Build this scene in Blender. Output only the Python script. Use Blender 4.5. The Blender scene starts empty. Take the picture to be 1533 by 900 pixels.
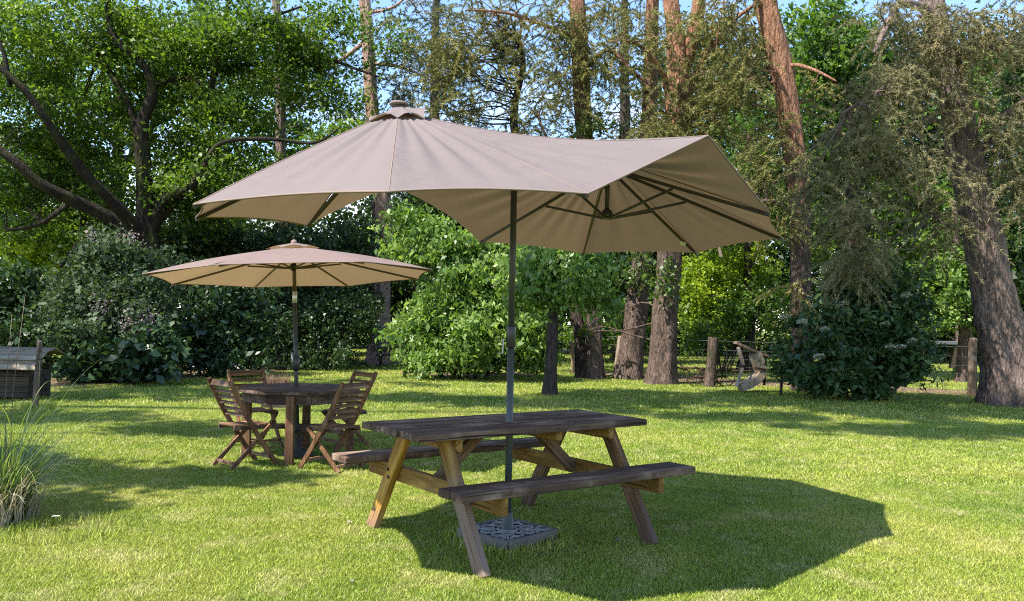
import bpy, bmesh, math, random
import numpy as np
from mathutils import Vector, Matrix
random.seed(7)
RNG = np.random.default_rng(11)
S = bpy.context.scene
COL = S.collection
PI = math.pi

# ------------------------------------------------------------------ camera
F, H, Y0, ROLL = 1260.0, 1.375, 483.0, 0.02
W_, H_ = 1533.0, 900.0
pit = math.atan((Y0 - H_/2)/F)
fw = Vector((0, math.cos(pit), math.sin(pit)))
r0 = Vector((1, 0, 0)); u0 = r0.cross(fw)
c_, s_ = math.cos(ROLL), math.sin(ROLL)
rt = r0*c_ + u0*s_
up = u0*c_ - r0*s_
CAMPOS = Vector((0, 0, H))
cam = bpy.data.cameras.new('camera'); co = bpy.data.objects.new('camera', cam); COL.objects.link(co)
cam.sensor_width = 36; cam.lens = F/W_*36; cam.clip_end = 900; cam.clip_start = .05
m = Matrix((rt, up, -fw)).transposed().to_4x4(); m.translation = CAMPOS
co.matrix_world = m
S.camera = co

def ray(px, py):
    return fw + rt*((px - W_/2)/F) - up*((py - H_/2)/F)
def at(px, py, d):
    "world point seen at a photo pixel, d metres in front of the camera"
    v = ray(px, py); return CAMPOS + v*(d/v.y)
def ground(px, py):
    v = ray(px, py); return CAMPOS + v*(-H/v.z)

# ------------------------------------------------------------------ object helpers
def link(name, mesh, m=None, parent=None):
    o = bpy.data.objects.new(name, mesh); COL.objects.link(o)
    if m is not None: mesh.materials.append(m)
    if parent is not None: o.parent = parent
    return o
def tag(o, label=None, cat=None, group=None, kind=None):
    if label: o['label'] = label
    if cat: o['category'] = cat
    if group: o['group'] = group
    if kind: o['kind'] = kind
    return o
def thing(name, label, cat, loc=(0,0,0), rz=0, group=None):
    o = bpy.data.objects.new(name, None); COL.objects.link(o)
    o.empty_display_size = .1
    o.location = loc; o.rotation_euler = (0,0,rz)
    return tag(o, label, cat, group)

def np_mesh(name, V, faces, m, parent=None, tint=None, smooth=False):
    "V (n,3); faces (k,c) all of one size"
    me = bpy.data.meshes.new(name)
    V = np.ascontiguousarray(V, dtype=np.float32); Fc = np.ascontiguousarray(faces, dtype=np.int32)
    k, c = Fc.shape
    me.vertices.add(len(V)); me.vertices.foreach_set('co', V.ravel())
    me.loops.add(k*c); me.loops.foreach_set('vertex_index', Fc.ravel())
    me.polygons.add(k); me.polygons.foreach_set('loop_start', np.arange(0, k*c, c, dtype=np.int32))
    try: me.polygons.foreach_set('loop_total', np.full(k, c, dtype=np.int32))
    except Exception: pass
    if smooth: me.polygons.foreach_set('use_smooth', np.ones(k, dtype=bool))
    if tint is not None:
        a = me.attributes.new('tint', 'FLOAT', 'FACE'); a.data.foreach_set('value', np.ascontiguousarray(tint, dtype=np.float32))
    me.update(calc_edges=True)
    return link(name, me, m, parent)

class MB:
    "collects bevelled boxes, tubes, discs into one mesh"
    def __init__(s): s.V=[]; s.F=[]; s.T=[]; s.S=[]
    def add(s, V, Fs, tint=None, smooth=False):
        b=len(s.V); t=random.random() if tint is None else tint
        s.V += [tuple(v) for v in V]
        for f in Fs: s.F.append([b+i for i in f]); s.T.append(t); s.S.append(smooth)
        return s
    def box(s, cx, cy, cz, sx, sy, sz, bev=.004, rot=None, jit=0.0, tint=None):
        bm=bmesh.new(); bmesh.ops.create_cube(bm, size=1)
        for v in bm.verts:
            v.co=Vector((v.co.x*sx, v.co.y*sy, v.co.z*sz))
            if jit: v.co += Vector((random.uniform(-jit,jit),random.uniform(-jit,jit),random.uniform(-jit,jit)))
        if bev: bmesh.ops.bevel(bm, geom=list(bm.edges), offset=bev, segments=2, affect='EDGES', profile=.5)
        M=Matrix.Translation((cx,cy,cz)) @ (rot.to_4x4() if rot is not None else Matrix())
        bm.verts.index_update()
        s.add([M@v.co for v in bm.verts], [[v.index for v in f.verts] for f in bm.faces], tint)
        bm.free(); return s
    def bar(s, a, b, w, t, bev=.003, upv=(0,0,1), tint=None):
        "rectangular bar from a to b: w across, t along upv"
        a=Vector(a); b=Vector(b); z=(b-a); L=z.length; z.normalize()
        y=Vector(upv); y=(y-z*y.dot(z)).normalized(); x=y.cross(z)
        R=Matrix((x,y,z)).transposed(); c=(a+b)/2
        return s.box(c.x,c.y,c.z,w,t,L,bev,R,tint=tint)
    def tube(s, pts, r, n=8, cap=True, tint=None):
        P=[Vector(p) for p in pts]; rs=r if isinstance(r,(list,tuple)) else [r]*len(P)
        V=[];Fs=[];ref=Vector((0.123,0.31,1)).normalized()
        for i,p in enumerate(P):
            d=(P[min(i+1,len(P)-1)]-P[max(i-1,0)]).normalized()
            if abs(d.dot(ref))>.97: ref=Vector((1,.2,0)).normalized()
            x=(ref-d*ref.dot(d)).normalized(); y=d.cross(x); ref=x
            for k in range(n):
                a=2*PI*k/n; V.append(p+(x*math.cos(a)+y*math.sin(a))*rs[i])
        for i in range(len(P)-1):
            for k in range(n):
                Fs.append([i*n+k,i*n+(k+1)%n,(i+1)*n+(k+1)%n,(i+1)*n+k])
        if cap: Fs.append(list(range(n))[::-1]); Fs.append([(len(P)-1)*n+k for k in range(n)])
        return s.add(V,Fs,tint,True)
    def lathe(s, prof, n=24, c=(0,0,0), tint=None):
        V=[];Fs=[]
        for (r,z) in prof:
            for k in range(n):
                a=2*PI*k/n; V.append((c[0]+r*math.cos(a),c[1]+r*math.sin(a),c[2]+z))
        for i in range(len(prof)-1):
            for k in range(n): Fs.append([i*n+k,i*n+(k+1)%n,(i+1)*n+(k+1)%n,(i+1)*n+k])
        Fs.append(list(range(n))[::-1]); Fs.append([(len(prof)-1)*n+k for k in range(n)])
        return s.add(V,Fs,tint,True)
    def build(s, name, m, parent=None):
        me=bpy.data.meshes.new(name); me.from_pydata(s.V,[],s.F)
        me.polygons.foreach_set('use_smooth', s.S)
        a=me.attributes.new('tint','FLOAT','FACE'); a.data.foreach_set('value', s.T)
        me.update()
        return link(name, me, m, parent)

# ------------------------------------------------------------------ materials
def mat(name):
    m=bpy.data.materials.new(name); m.use_nodes=True; nt=m.node_tree; nt.nodes.clear()
    o=nt.nodes.new('ShaderNodeOutputMaterial'); return m,nt,o
def N(nt,t,**k):
    n=nt.nodes.new(t)
    for a,b in k.items():
        if a in n.inputs.keys() if hasattr(n.inputs,'keys') else False: n.inputs[a].default_value=b
        else: setattr(n,a,b)
    return n
def mixc(nt,f,a,b):
    n=nt.nodes.new('ShaderNodeMix'); n.data_type='RGBA'
    for sock,v in ((n.inputs[0],f),(n.inputs[6],a),(n.inputs[7],b)):
        if isinstance(v,(int,float)): sock.default_value=v
        elif isinstance(v,tuple): sock.default_value=(*v,1)
        else: nt.links.new(v,sock)
    return n.outputs[2]
def ramp(nt,f,stops):
    n=nt.nodes.new('ShaderNodeValToRGB'); nt.links.new(f,n.inputs[0])
    e=n.color_ramp.elements
    while len(e)<len(stops): e.new(.5)
    for i,(p,c) in enumerate(stops):
        e[i].position=p; e[i].color=(*c,1) if isinstance(c,tuple) else (c,c,c,1)
    return n.outputs[0]
def coords(nt, scale=(1,1,1), kind='Object'):
    t=nt.nodes.new('ShaderNodeTexCoord'); mp=nt.nodes.new('ShaderNodeMapping'); mp.inputs['Scale'].default_value=scale
    nt.links.new(t.outputs[kind],mp.inputs['Vector']); return mp.outputs[0]
def noise(nt,vec,scale,detail=4,rough=.55,dist=0):
    n=nt.nodes.new('ShaderNodeTexNoise'); nt.links.new(vec,n.inputs['Vector'])
    n.inputs['Scale'].default_value=scale; n.inputs['Detail'].default_value=detail; n.inputs['Roughness'].default_value=rough; n.inputs['Distortion'].default_value=dist
    return n.outputs['Fac']
def attr(nt,name='tint'):
    a=nt.nodes.new('ShaderNodeAttribute'); a.attribute_name=name; return a.outputs['Fac']
def bump(nt,h,strength,dist):
    b=nt.nodes.new('ShaderNodeBump'); nt.links.new(h,b.inputs['Height']); b.inputs['Strength'].default_value=strength; b.inputs['Distance'].default_value=dist
    return b.outputs[0]
def princ(nt,out,col,rough=.6,spec=.3,nrm=None,metal=0):
    p=nt.nodes.new('ShaderNodeBsdfPrincipled')
    if isinstance(col,tuple): p.inputs['Base Color'].default_value=(*col,1)
    else: nt.links.new(col,p.inputs['Base Color'])
    if isinstance(rough,(int,float)): p.inputs['Roughness'].default_value=rough
    else: nt.links.new(rough,p.inputs['Roughness'])
    p.inputs['Specular IOR Level'].default_value=spec; p.inputs['Metallic'].default_value=metal
    if nrm is not None: nt.links.new(nrm,p.inputs['Normal'])
    if out is not None: nt.links.new(p.outputs[0],out.inputs[0])
    return p
def leaf_mat(name, dark, mid, light, trans=.38, tcol=None, rough=.45, spec=.35):
    m,nt,o=mat(name)
    c=ramp(nt,attr(nt),[(0,dark),(.5,mid),(1,light)])
    p=princ(nt,None,c,rough,spec)
    t=nt.nodes.new('ShaderNodeBsdfTranslucent')
    tc=nt.nodes.new('ShaderNodeMix'); tc.data_type='RGBA'; tc.blend_type='MULTIPLY'; tc.inputs[0].default_value=1
    nt.links.new(c,tc.inputs[6]); tc.inputs[7].default_value=(*(tcol or (1.6,1.7,.7)),1)
    nt.links.new(tc.outputs[2],t.inputs[0])
    mx=nt.nodes.new('ShaderNodeMixShader'); mx.inputs[0].default_value=trans
    nt.links.new(p.outputs[0],mx.inputs[1]); nt.links.new(t.outputs[0],mx.inputs[2]); nt.links.new(mx.outputs[0],o.inputs[0])
    return m
def wood_mat(name, dark, light, axis=0, worn=None, rough=.75, bstr=.5, worn_lo=.55, foot=None, fz=(-.25,.1)):
    "grain runs along the object axis"
    m,nt,o=mat(name)
    sc=[26,26,26]; sc[axis]=1.3
    v=coords(nt,tuple(sc)); g=noise(nt,v,1.0,6,.62,.6)
    v2=coords(nt); g2=noise(nt,v2,4.5,4,.6)
    c=ramp(nt,g,[(.28,dark),(.7,light)])
    t=attr(nt)
    hs=nt.nodes.new('ShaderNodeHueSaturation'); nt.links.new(c,hs.inputs['Color'])
    mr=nt.nodes.new('ShaderNodeMapRange'); nt.links.new(t,mr.inputs[0]); mr.inputs[3].default_value=.72; mr.inputs[4].default_value=1.3
    nt.links.new(mr.outputs[0],hs.inputs['Value']); c=hs.outputs[0]
    if worn is not None:
        f=ramp(nt,g2,[(worn_lo-.1,0.0),(worn_lo+.12,1.0)]); c=mixc(nt,f,c,worn)
    st=noise(nt,coords(nt,(3,3,3) if axis is None else tuple([9 if k!=axis else 1.6 for k in range(3)])),1.0,4,.6)
    c=mixc(nt,ramp(nt,st,[(.42,.75),(.60,0.0)]),c,tuple(x*.8 for x in dark))
    if foot is not None:
        t2=nt.nodes.new('ShaderNodeTexCoord'); sx=nt.nodes.new('ShaderNodeSeparateXYZ'); nt.links.new(t2.outputs['Object'],sx.inputs[0])
        ad=nt.nodes.new('ShaderNodeMath'); ad.operation='MULTIPLY_ADD'; nt.links.new(g2,ad.inputs[0]); ad.inputs[1].default_value=.5; nt.links.new(sx.outputs[2],ad.inputs[2])
        mr2=nt.nodes.new('ShaderNodeMapRange'); nt.links.new(ad.outputs[0],mr2.inputs[0]); mr2.inputs[1].default_value=fz[0]+.25; mr2.inputs[2].default_value=fz[1]+.25; mr2.inputs[3].default_value=1; mr2.inputs[4].default_value=0
        ft=mixc(nt,g,tuple(x*.5 for x in foot),foot); c=mixc(nt,mr2.outputs[0],c,ft)
    # drying cracks
    cr=noise(nt,coords(nt,tuple([k*1.7 if k>5 else k*.7 for k in sc])),1.6,3,.5,.3)
    cf=ramp(nt,cr,[(.34,1.0),(.40,0.0)])
    c=mixc(nt,cf,c,tuple(x*.35 for x in dark))
    princ(nt,o,c,rough,.25,bump(nt,g,bstr,.004))
    return m
def bark_mat(name, low_dark, low_light, high_dark=None, high_light=None, z0=5, z1=8, vs=9, moss=None):
    m,nt,o=mat(name)
    v=coords(nt,(1,1,.26)); vo=nt.nodes.new('ShaderNodeTexVoronoi'); vo.feature='DISTANCE_TO_EDGE'
    n0=noise(nt,v,3.5,3); 
    mixv=nt.nodes.new('ShaderNodeVectorMath'); mixv.operation='ADD'; nt.links.new(v,mixv.inputs[0])
    sv=nt.nodes.new('ShaderNodeVectorMath'); sv.operation='SCALE'; sv.inputs[3].default_value=.25
    nt.links.new(n0,sv.inputs[0]); nt.links.new(sv.outputs[0],mixv.inputs[1])
    nt.links.new(mixv.outputs[0],vo.inputs['Vector']); vo.inputs['Scale'].default_value=vs*1.7
    n1=noise(nt,v,22,6,.65)
    rd=ramp(nt,noise(nt,coords(nt,(1,1,.20)),14,5,.6,.9),[(.36,0.0),(.56,1.0)])
    e=ramp(nt,vo.outputs['Distance'],[(0,0.0),(.22,1.0)])
    f=mixc(nt,.5,mixc(nt,.62,e,rd),n1)
    c=ramp(nt,f,[(.12,low_dark),(.75,low_light)])
    if high_dark:
        c2=ramp(nt,f,[(.1,high_dark),(.7,high_light)])
        sx=nt.nodes.new('ShaderNodeSeparateXYZ'); t=nt.nodes.new('ShaderNodeTexCoord'); nt.links.new(t.outputs['Object'],sx.inputs[0])
        nz=noise(nt,coords(nt),1.3,3)
        ad=nt.nodes.new('ShaderNodeMath'); ad.operation='MULTIPLY_ADD'; nt.links.new(nz,ad.inputs[0]); ad.inputs[1].default_value=4; nt.links.new(sx.outputs[2],ad.inputs[2])
        mr=nt.nodes.new('ShaderNodeMapRange'); nt.links.new(ad.outputs[0],mr.inputs[0]); mr.inputs[1].default_value=z0+2; mr.inputs[2].default_value=z1+2
        c=mixc(nt,mr.outputs[0],c,c2)
    if moss:
        g=noise(nt,coords(nt),2.2,4); c=mixc(nt,ramp(nt,g,[(.5,0.0),(.68,.75)]),c,moss)
    princ(nt,o,c,.9,.15,bump(nt,f,1.0,.06))
    return m
def plain_mat(name,col,rough=.5,spec=.3,metal=0,var=.25,scale=8,bs=.15):
    m,nt,o=mat(name)
    g=noise(nt,coords(nt),scale,5)
    c=mixc(nt,g,tuple(x*(1-var) for x in col),tuple(min(1,x*(1+var)) for x in col))
    princ(nt,o,c,rough,spec,bump(nt,g,bs,.003),metal)
    return m

def fabric_mat(name, col, tcol, tr=.3):
    m,nt,o=mat(name)
    v=coords(nt)
    w=noise(nt,v,260,2,.5); big=noise(nt,v,2.2,4,.55)
    wr=noise(nt,coords(nt,(1.2,3.0,.6)),3.2,3,.5,1.2)
    st=noise(nt,v,.9,5,.65)
    f1=mixc(nt,big,tuple(x*.88 for x in col),tuple(x*1.08 for x in col))
    f2=mixc(nt,ramp(nt,st,[(.55,0.0),(.75,.35)]),f1,tuple(x*.72 for x in col))
    h=nt.nodes.new('ShaderNodeMath'); h.operation='MULTIPLY_ADD'; nt.links.new(wr,h.inputs[0]); h.inputs[1].default_value=12; nt.links.new(w,h.inputs[2])
    b=bump(nt,h.outputs[0],.45,.0035)
    p=princ(nt,None,f2,.85,.15,b)
    t=nt.nodes.new('ShaderNodeBsdfTranslucent'); t.inputs[0].default_value=(*tcol,1)
    mx=nt.nodes.new('ShaderNodeMixShader'); mx.inputs[0].default_value=tr
    nt.links.new(p.outputs[0],mx.inputs[1]); nt.links.new(t.outputs[0],mx.inputs[2]); nt.links.new(mx.outputs[0],o.inputs[0])
    return m

M={}
M['oak_leaf']=leaf_mat('oak_leaf',(.030,.060,.010),(.078,.138,.018),(.185,.255,.036),.45)
M['shrub_dark']=leaf_mat('shrub_dark',(.015,.032,.012),(.030,.060,.020),(.060,.105,.035),.22,rough=.38)
M['laurel']=leaf_mat('laurel',(.016,.036,.014),(.032,.066,.024),(.060,.11,.040),.18,rough=.32,spec=.5)
M['lilac_leaf']=leaf_mat('lilac_leaf',(.028,.048,.024),(.055,.085,.042),(.085,.125,.06),.25,rough=.6,spec=.2)
M['bright_leaf']=leaf_mat('bright_leaf',(.050,.095,.020),(.125,.21,.045),(.25,.34,.10),.38,rough=.42,spec=.4)
M['yellow_leaf']=leaf_mat('yellow_leaf',(.10,.15,.012),(.22,.30,.022),(.36,.42,.045),.42)
M['mid_leaf']=leaf_mat('mid_leaf',(.028,.060,.010),(.070,.135,.020),(.15,.23,.04),.4)
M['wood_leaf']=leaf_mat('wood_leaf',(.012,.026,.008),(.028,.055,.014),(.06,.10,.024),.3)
M['elder_leaf']=leaf_mat('elder_leaf',(.020,.044,.015),(.042,.086,.028),(.095,.155,.052),.22,rough=.4)
M['pine_needle']=leaf_mat('pine_needle',(.075,.082,.026),(.175,.175,.054),(.34,.295,.10),.2,(1.2,1.2,.8),rough=.55,spec=.25)
M['dry_needle']=leaf_mat('dry_needle',(.082,.080,.038),(.185,.17,.082),(.35,.30,.155),.18,(1.2,1.1,.8),rough=.6,spec=.2)
M['blue_needle']=leaf_mat('blue_needle',(.026,.040,.020),(.055,.074,.038),(.11,.125,.06),.2,(1.2,1.2,.9))
M['ivy']=leaf_mat('ivy',(.030,.055,.012),(.065,.11,.022),(.12,.18,.04),.3,spec=.5)
M['pink_flower']=leaf_mat('pink_flower',(.20,.14,.16),(.30,.23,.25),(.42,.35,.36),.3,(1,1,1))
M['white_flower']=leaf_mat('white_flower',(.34,.35,.25),(.50,.50,.38),(.66,.66,.54),.3,(1,1,.9))
M['dry_plant']=leaf_mat('dry_plant',(.13,.075,.045),(.23,.14,.09),(.34,.23,.16),.3,(1,1,1))
M['pampas_green']=leaf_mat('pampas_green',(.070,.115,.030),(.14,.20,.06),(.24,.30,.11),.3)
M['pampas_dry']=leaf_mat('pampas_dry',(.20,.17,.12),(.40,.35,.26),(.58,.53,.42),.3,(1.1,1,.8))
M['grass']=None
M['pine_bark']=bark_mat('pine_bark',(.022,.016,.014),(.150,.105,.085),(.085,.038,.022),(.32,.165,.10),6.0,9.0,9,None)
M['pine_bark_orange']=bark_mat('pine_bark_orange',(.024,.017,.014),(.150,.105,.083),(.085,.040,.022),(.32,.165,.10),3.6,6.0,9,None)
M['pine_bark_grey']=bark_mat('pine_bark_grey',(.026,.019,.016),(.185,.135,.112),(.05,.036,.032),(.24,.175,.15),4,6,8,None)
M['pine_bark_sunlit']=bark_mat('pine_bark_sunlit',(.10,.066,.054),(.36,.26,.225),(.16,.09,.07),(.42,.27,.21),4,7,9,None)  # pinkish bark, colour lightened in place of sunlight that misses this trunk
M['oak_bark']=bark_mat('oak_bark',(.008,.007,.006),(.034,.026,.021),None,None,moss=(.05,.055,.015))
M['dark_bark']=bark_mat('dark_bark',(.016,.012,.010),(.075,.055,.045))
M['ivy_bark']=bark_mat('ivy_bark',(.030,.022,.018),(.13,.09,.07),moss=(.045,.06,.02))
M['top_wood']=wood_mat('top_wood',(.056,.033,.022),(.240,.152,.104),0,(.34,.25,.19),.75,1.0,.60)
M['leg_amber']=wood_mat('leg_amber',(.25,.12,.018),(.56,.31,.06),2,(.34,.20,.09),.65,.7,.62,(.34,.21,.165),(-.40,-.22))
M['leg_grey']=wood_mat('leg_grey',(.19,.096,.022),(.46,.26,.07),2,(.24,.16,.105),.75,.8,.56,(.28,.195,.15),(.02,.22))
M['leg_brown']=wood_mat('leg_brown',(.095,.046,.018),(.27,.155,.068),2,(.24,.165,.115),.75,.8,.60,(.15,.09,.062),(-.3,.1))
M['beam_amber']=wood_mat('beam_amber',(.18,.085,.016),(.42,.235,.055),1,(.14,.085,.045),.65,.6,.60)
M['teak_x']=wood_mat('teak_x',(.045,.026,.018),(.165,.102,.074),0,(.25,.18,.145),.65,.4,.60)
M['teak_z']=wood_mat('teak_z',(.075,.034,.015),(.27,.142,.070),2,(.23,.15,.10),.6,.4,.64)
M['teak_slat']=wood_mat('teak_slat',(.095,.048,.024),(.33,.19,.108),0,(.36,.25,.17),.6,.4,.62)
M['old_board']=wood_mat('old_board',(.15,.115,.075),(.36,.28,.18),0,(.32,.27,.20),.85,.6,.55)
M['dark_board']=wood_mat('dark_board',(.035,.026,.020),(.10,.075,.055),0,None,.85,.6)
M['post_wood']=wood_mat('post_wood',(.085,.060,.042),(.25,.185,.13),2,(.28,.24,.19),.9,.9,.55)
M['pale_post']=wood_mat('pale_post',(.20,.14,.085),(.42,.32,.21),2,(.36,.31,.25),.9,.8,.55)
M['pale_plank']=wood_mat('pale_plank',(.26,.19,.125),(.46,.37,.26),2,(.40,.35,.29),.85,.5,.55)
M['rust']=plain_mat('rust',(.055,.032,.022),.85,.2,0,.5,14,.4)
M['pole']=plain_mat('pole_paint',(.035,.040,.038),.42,.45,0,.15,5)
M['pole_green']=plain_mat('pole_green',(.05,.065,.065),.42,.45,0,.15,5)
M['rib']=plain_mat('rib_paint',(.030,.026,.022),.4,.5,0,.15,5)
M['rib_bronze']=plain_mat('rib_bronze',(.075,.045,.028),.4,.5,0,.15,5)
M['black_plastic']=plain_mat('black_plastic',(.022,.024,.026),.35,.5,0,.1,5)
M['steel']=plain_mat('steel',(.45,.45,.44),.3,.5,.7,.15,9)
M['wire']=plain_mat('wire',(.16,.16,.15),.5,.4,.4,.2,9)
M['bolt']=plain_mat('bolt',(.05,.042,.04),.5,.5,.6,.2,9)
M['cast_grey']=plain_mat('cast_grey',(.15,.135,.128),.75,.3,0,.35,16,.5)
M['cast_light']=plain_mat('cast_light',(.31,.295,.28),.7,.3,0,.3,20,.5)
M['cast_dark']=plain_mat('cast_dark',(.055,.05,.048),.9,.2,0,.3,16,.4)
M['canopy']=fabric_mat('canopy_cloth',(.190,.156,.152),(.205,.135,.078),.22)
M['canopy_small']=fabric_mat('canopy_small_cloth',(.245,.178,.165),(.30,.20,.10),.32)
M['hem']=plain_mat('hem_cloth',(.20,.15,.125),.9,.15,0,.15,20)
M['tag_white']=plain_mat('tag_white',(.7,.7,.66),.8,.2,0,.1,20)
M['shaded_slab']=plain_mat('shaded_slab',(.11,.115,.125),.8,.2,0,.2,6)  # pale slab, its colour darkened to paint in the shade of the wood

# grass / lawn share a colour field laid out over the ground in metres
def lawn_color(nt, blade):
    t=nt.nodes.new('ShaderNodeTexCoord'); v=t.outputs['Object']
    a=noise(nt,v,.55,5,.6,.4); b=noise(nt,v,3.0,5,.65); c3=noise(nt,v,26,3,.6)
    c=ramp(nt,a,[(.30,(.175,.265,.028)),(.52,(.300,.365,.048)),(.72,(.44,.44,.092))])
    c=mixc(nt,ramp(nt,b,[(.50,0.0),(.72,.65)]),c,(.58,.52,.23))
    c=mixc(nt,ramp(nt,b,[(.22,.55),(.42,0.0)]),c,(.10,.17,.022))
    if blade:
        tt=attr(nt)
        hs=nt.nodes.new('ShaderNodeHueSaturation'); nt.links.new(c,hs.inputs['Color'])
        mr=nt.nodes.new('ShaderNodeMapRange'); nt.links.new(tt,mr.inputs[0]); mr.inputs[3].default_value=.58; mr.inputs[4].default_value=1.42
        nt.links.new(mr.outputs[0],hs.inputs['Value']); c=hs.outputs[0]
        straw=ramp(nt,tt,[(.90,0.0),(.96,.8)]); c=mixc(nt,straw,c,(.55,.49,.28))
    else:
        hs=nt.nodes.new('ShaderNodeHueSaturation'); nt.links.new(c,hs.inputs['Color'])
        mr=nt.nodes.new('ShaderNodeMapRange'); nt.links.new(c3,mr.inputs[0]); mr.inputs[1].default_value=.3; mr.inputs[2].default_value=.7; mr.inputs[3].default_value=.18; mr.inputs[4].default_value=.80
        nt.links.new(mr.outputs[0],hs.inputs['Value']); c=hs.outputs[0]
    return c,c3
m,nt,o=mat('grass_blade'); c,_=lawn_color(nt,True)
p=princ(nt,None,c,.5,.3); t=nt.nodes.new('ShaderNodeBsdfTranslucent'); nt.links.new(c,t.inputs[0])
mx=nt.nodes.new('ShaderNodeMixShader'); mx.inputs[0].default_value=.35
nt.links.new(p.outputs[0],mx.inputs[1]); nt.links.new(t.outputs[0],mx.inputs[2]); nt.links.new(mx.outputs[0],o.inputs[0]); M['grass']=m
m,nt,o=mat('lawn_turf'); c,h3=lawn_color(nt,False)
princ(nt,o,c,.9,.1,bump(nt,noise(nt,coords(nt),55,4,.7),1.0,.03)); M['lawn']=m
m,nt,o=mat('bare_earth'); g=noise(nt,coords(nt),7,6,.7)
c=ramp(nt,g,[(.3,(.06,.04,.026)),(.55,(.16,.11,.07)),(.75,(.26,.19,.125))]); princ(nt,o,c,.95,.1,bump(nt,g,1,.05)); M['earth']=m

# ------------------------------------------------------------------ light
w=bpy.data.worlds.new('World'); S.world=w; w.use_nodes=True; nt=w.node_tree; nt.nodes.clear()
out=nt.nodes.new('ShaderNodeOutputWorld'); bg=nt.nodes.new('ShaderNodeBackground')
sky=nt.nodes.new('ShaderNodeTexSky'); sky.sky_type='NISHITA'; sky.sun_disc=False
SUN=Vector((-.545,-.40,1)).normalized()
elev=math.asin(SUN.z); az=math.atan2(SUN.x,SUN.y)
sky.sun_elevation=elev; sky.sun_rotation=az; sky.air_density=1.0; sky.dust_density=.1; sky.ozone_density=3.6
tc=nt.nodes.new('ShaderNodeTexCoord')
mp=nt.nodes.new('ShaderNodeMapping'); mp.inputs['Scale'].default_value=(1,1,2.6); nt.links.new(tc.outputs['Generated'],mp.inputs[0])
cn=noise(nt,mp.outputs[0],2.6,7,.58,.3)
sx=nt.nodes.new('ShaderNodeSeparateXYZ'); nt.links.new(tc.outputs['Generated'],sx.inputs[0])
mr=nt.nodes.new('ShaderNodeMapRange'); nt.links.new(sx.outputs[2],mr.inputs[0]); mr.inputs[1].default_value=.14; mr.inputs[2].default_value=.31; mr.inputs[3].default_value=.16; mr.inputs[4].default_value=-.07
ad=nt.nodes.new('ShaderNodeMath'); ad.operation='ADD'; nt.links.new(cn,ad.inputs[0]); nt.links.new(mr.outputs[0],ad.inputs[1])
cf=ramp(nt,ad.outputs[0],[(.56,0.0),(.78,1.0)])
cl=mixc(nt,cf,sky.outputs[0],(5.0,5.1,5.4))
nt.links.new(cl,bg.inputs[0]); bg.inputs[1].default_value=.14
nt.links.new(bg.outputs[0],out.inputs[0])
sl=bpy.data.lights.new('sun','SUN'); sl.energy=4.8; sl.angle=math.radians(.55); sl.color=(1,.95,.86)
so=bpy.data.objects.new('sun',sl); COL.objects.link(so); so.rotation_euler=SUN.to_track_quat('Z','Y').to_euler(); so.location=(-10,-8,20)

S.view_settings.view_transform='Standard'; S.view_settings.look='None'; S.view_settings.gamma=1; S.view_settings.exposure=1.42
S.view_settings.use_curve_mapping=False
S.render.engine='CYCLES'; S.cycles.max_bounces=6; S.cycles.diffuse_bounces=3; S.cycles.glossy_bounces=2; S.cycles.transmission_bounces=3; S.cycles.transparent_max_bounces=4
S.cycles.caustics_reflective=False; S.cycles.caustics_refractive=False
S.cycles.use_denoising=False; S.cycles.use_adaptive_sampling=True; S.cycles.adaptive_threshold=.01
S.cycles.sample_clamp_indirect=6; S.cycles.filter_width=1.1

# ------------------------------------------------------------------ ground
GV=[];n=60
xs=np.concatenate([np.linspace(-300,-40,8),np.linspace(-36,36,n),np.linspace(40,300,8)])
ys=np.concatenate([np.linspace(-60,-6,6),np.linspace(-4,50,n),np.linspace(56,400,8)])
X,Y=np.meshgrid(xs,ys); Z=np.zeros_like(X)
GV=np.stack([X.ravel(),Y.ravel(),Z.ravel()],1); nx=len(xs)
idx=np.array([[j*nx+i,j*nx+i+1,(j+1)*nx+i+1,(j+1)*nx+i] for j in range(len(ys)-1) for i in range(nx-1)])
tag(np_mesh('lawn',GV,idx,M['lawn']),kind='structure')

def blob_sheet(name, pts, m, z=.004, sub=6, wob=.12):
    P=[];n=len(pts)
    for i in range(n):
        a=Vector(pts[i]);b=Vector(pts[(i+1)%n])
        for k in range(sub):
            q=a.lerp(b,k/sub); P.append((q.x+random.uniform(-wob,wob),q.y+random.uniform(-wob,wob),z))
    me=bpy.data.meshes.new(name); me.from_pydata(P,[],[list(range(len(P)))]); me.update()
    return tag(link(name,me,m),kind='structure')
def gp(px,py): q=ground(px,py); return (q.x,q.y)
EARTH=[[gp(1010,566),gp(1100,577),gp(1250,582),gp(1400,590),gp(1533,598),gp(1533,588),gp(1420,583),gp(1250,573),gp(1120,570),gp(1010,561)],
       [gp(930,563),gp(1010,573),gp(1080,573),gp(1060,567),gp(960,559)],
       [gp(30,582),gp(200,574),gp(330,562),gp(520,549),gp(520,545),gp(330,552),gp(200,560),gp(30,570)],
       [gp(600,561),gp(700,565),gp(800,562),gp(800,557),gp(690,559),gp(600,556)]]
for (px,py,w_) in ((988,567,36),(941,561,34),(889,561,26),(565,544,34),(1516,594,62),(872,559,20)):
    g=ground(px,py); rr=w_*g.y/F
    EARTH.append([(g.x+rr*1.25*math.cos(t)*random.uniform(.75,1.2),g.y+rr*1.2*math.sin(t)*random.uniform(.8,1.25)) for t in [k*2*PI/9 for k in range(9)]])
for i_,e in enumerate(EARTH): blob_sheet('bare_earth',e,M['earth'],.003+.0012*i_,8,.07)

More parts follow.
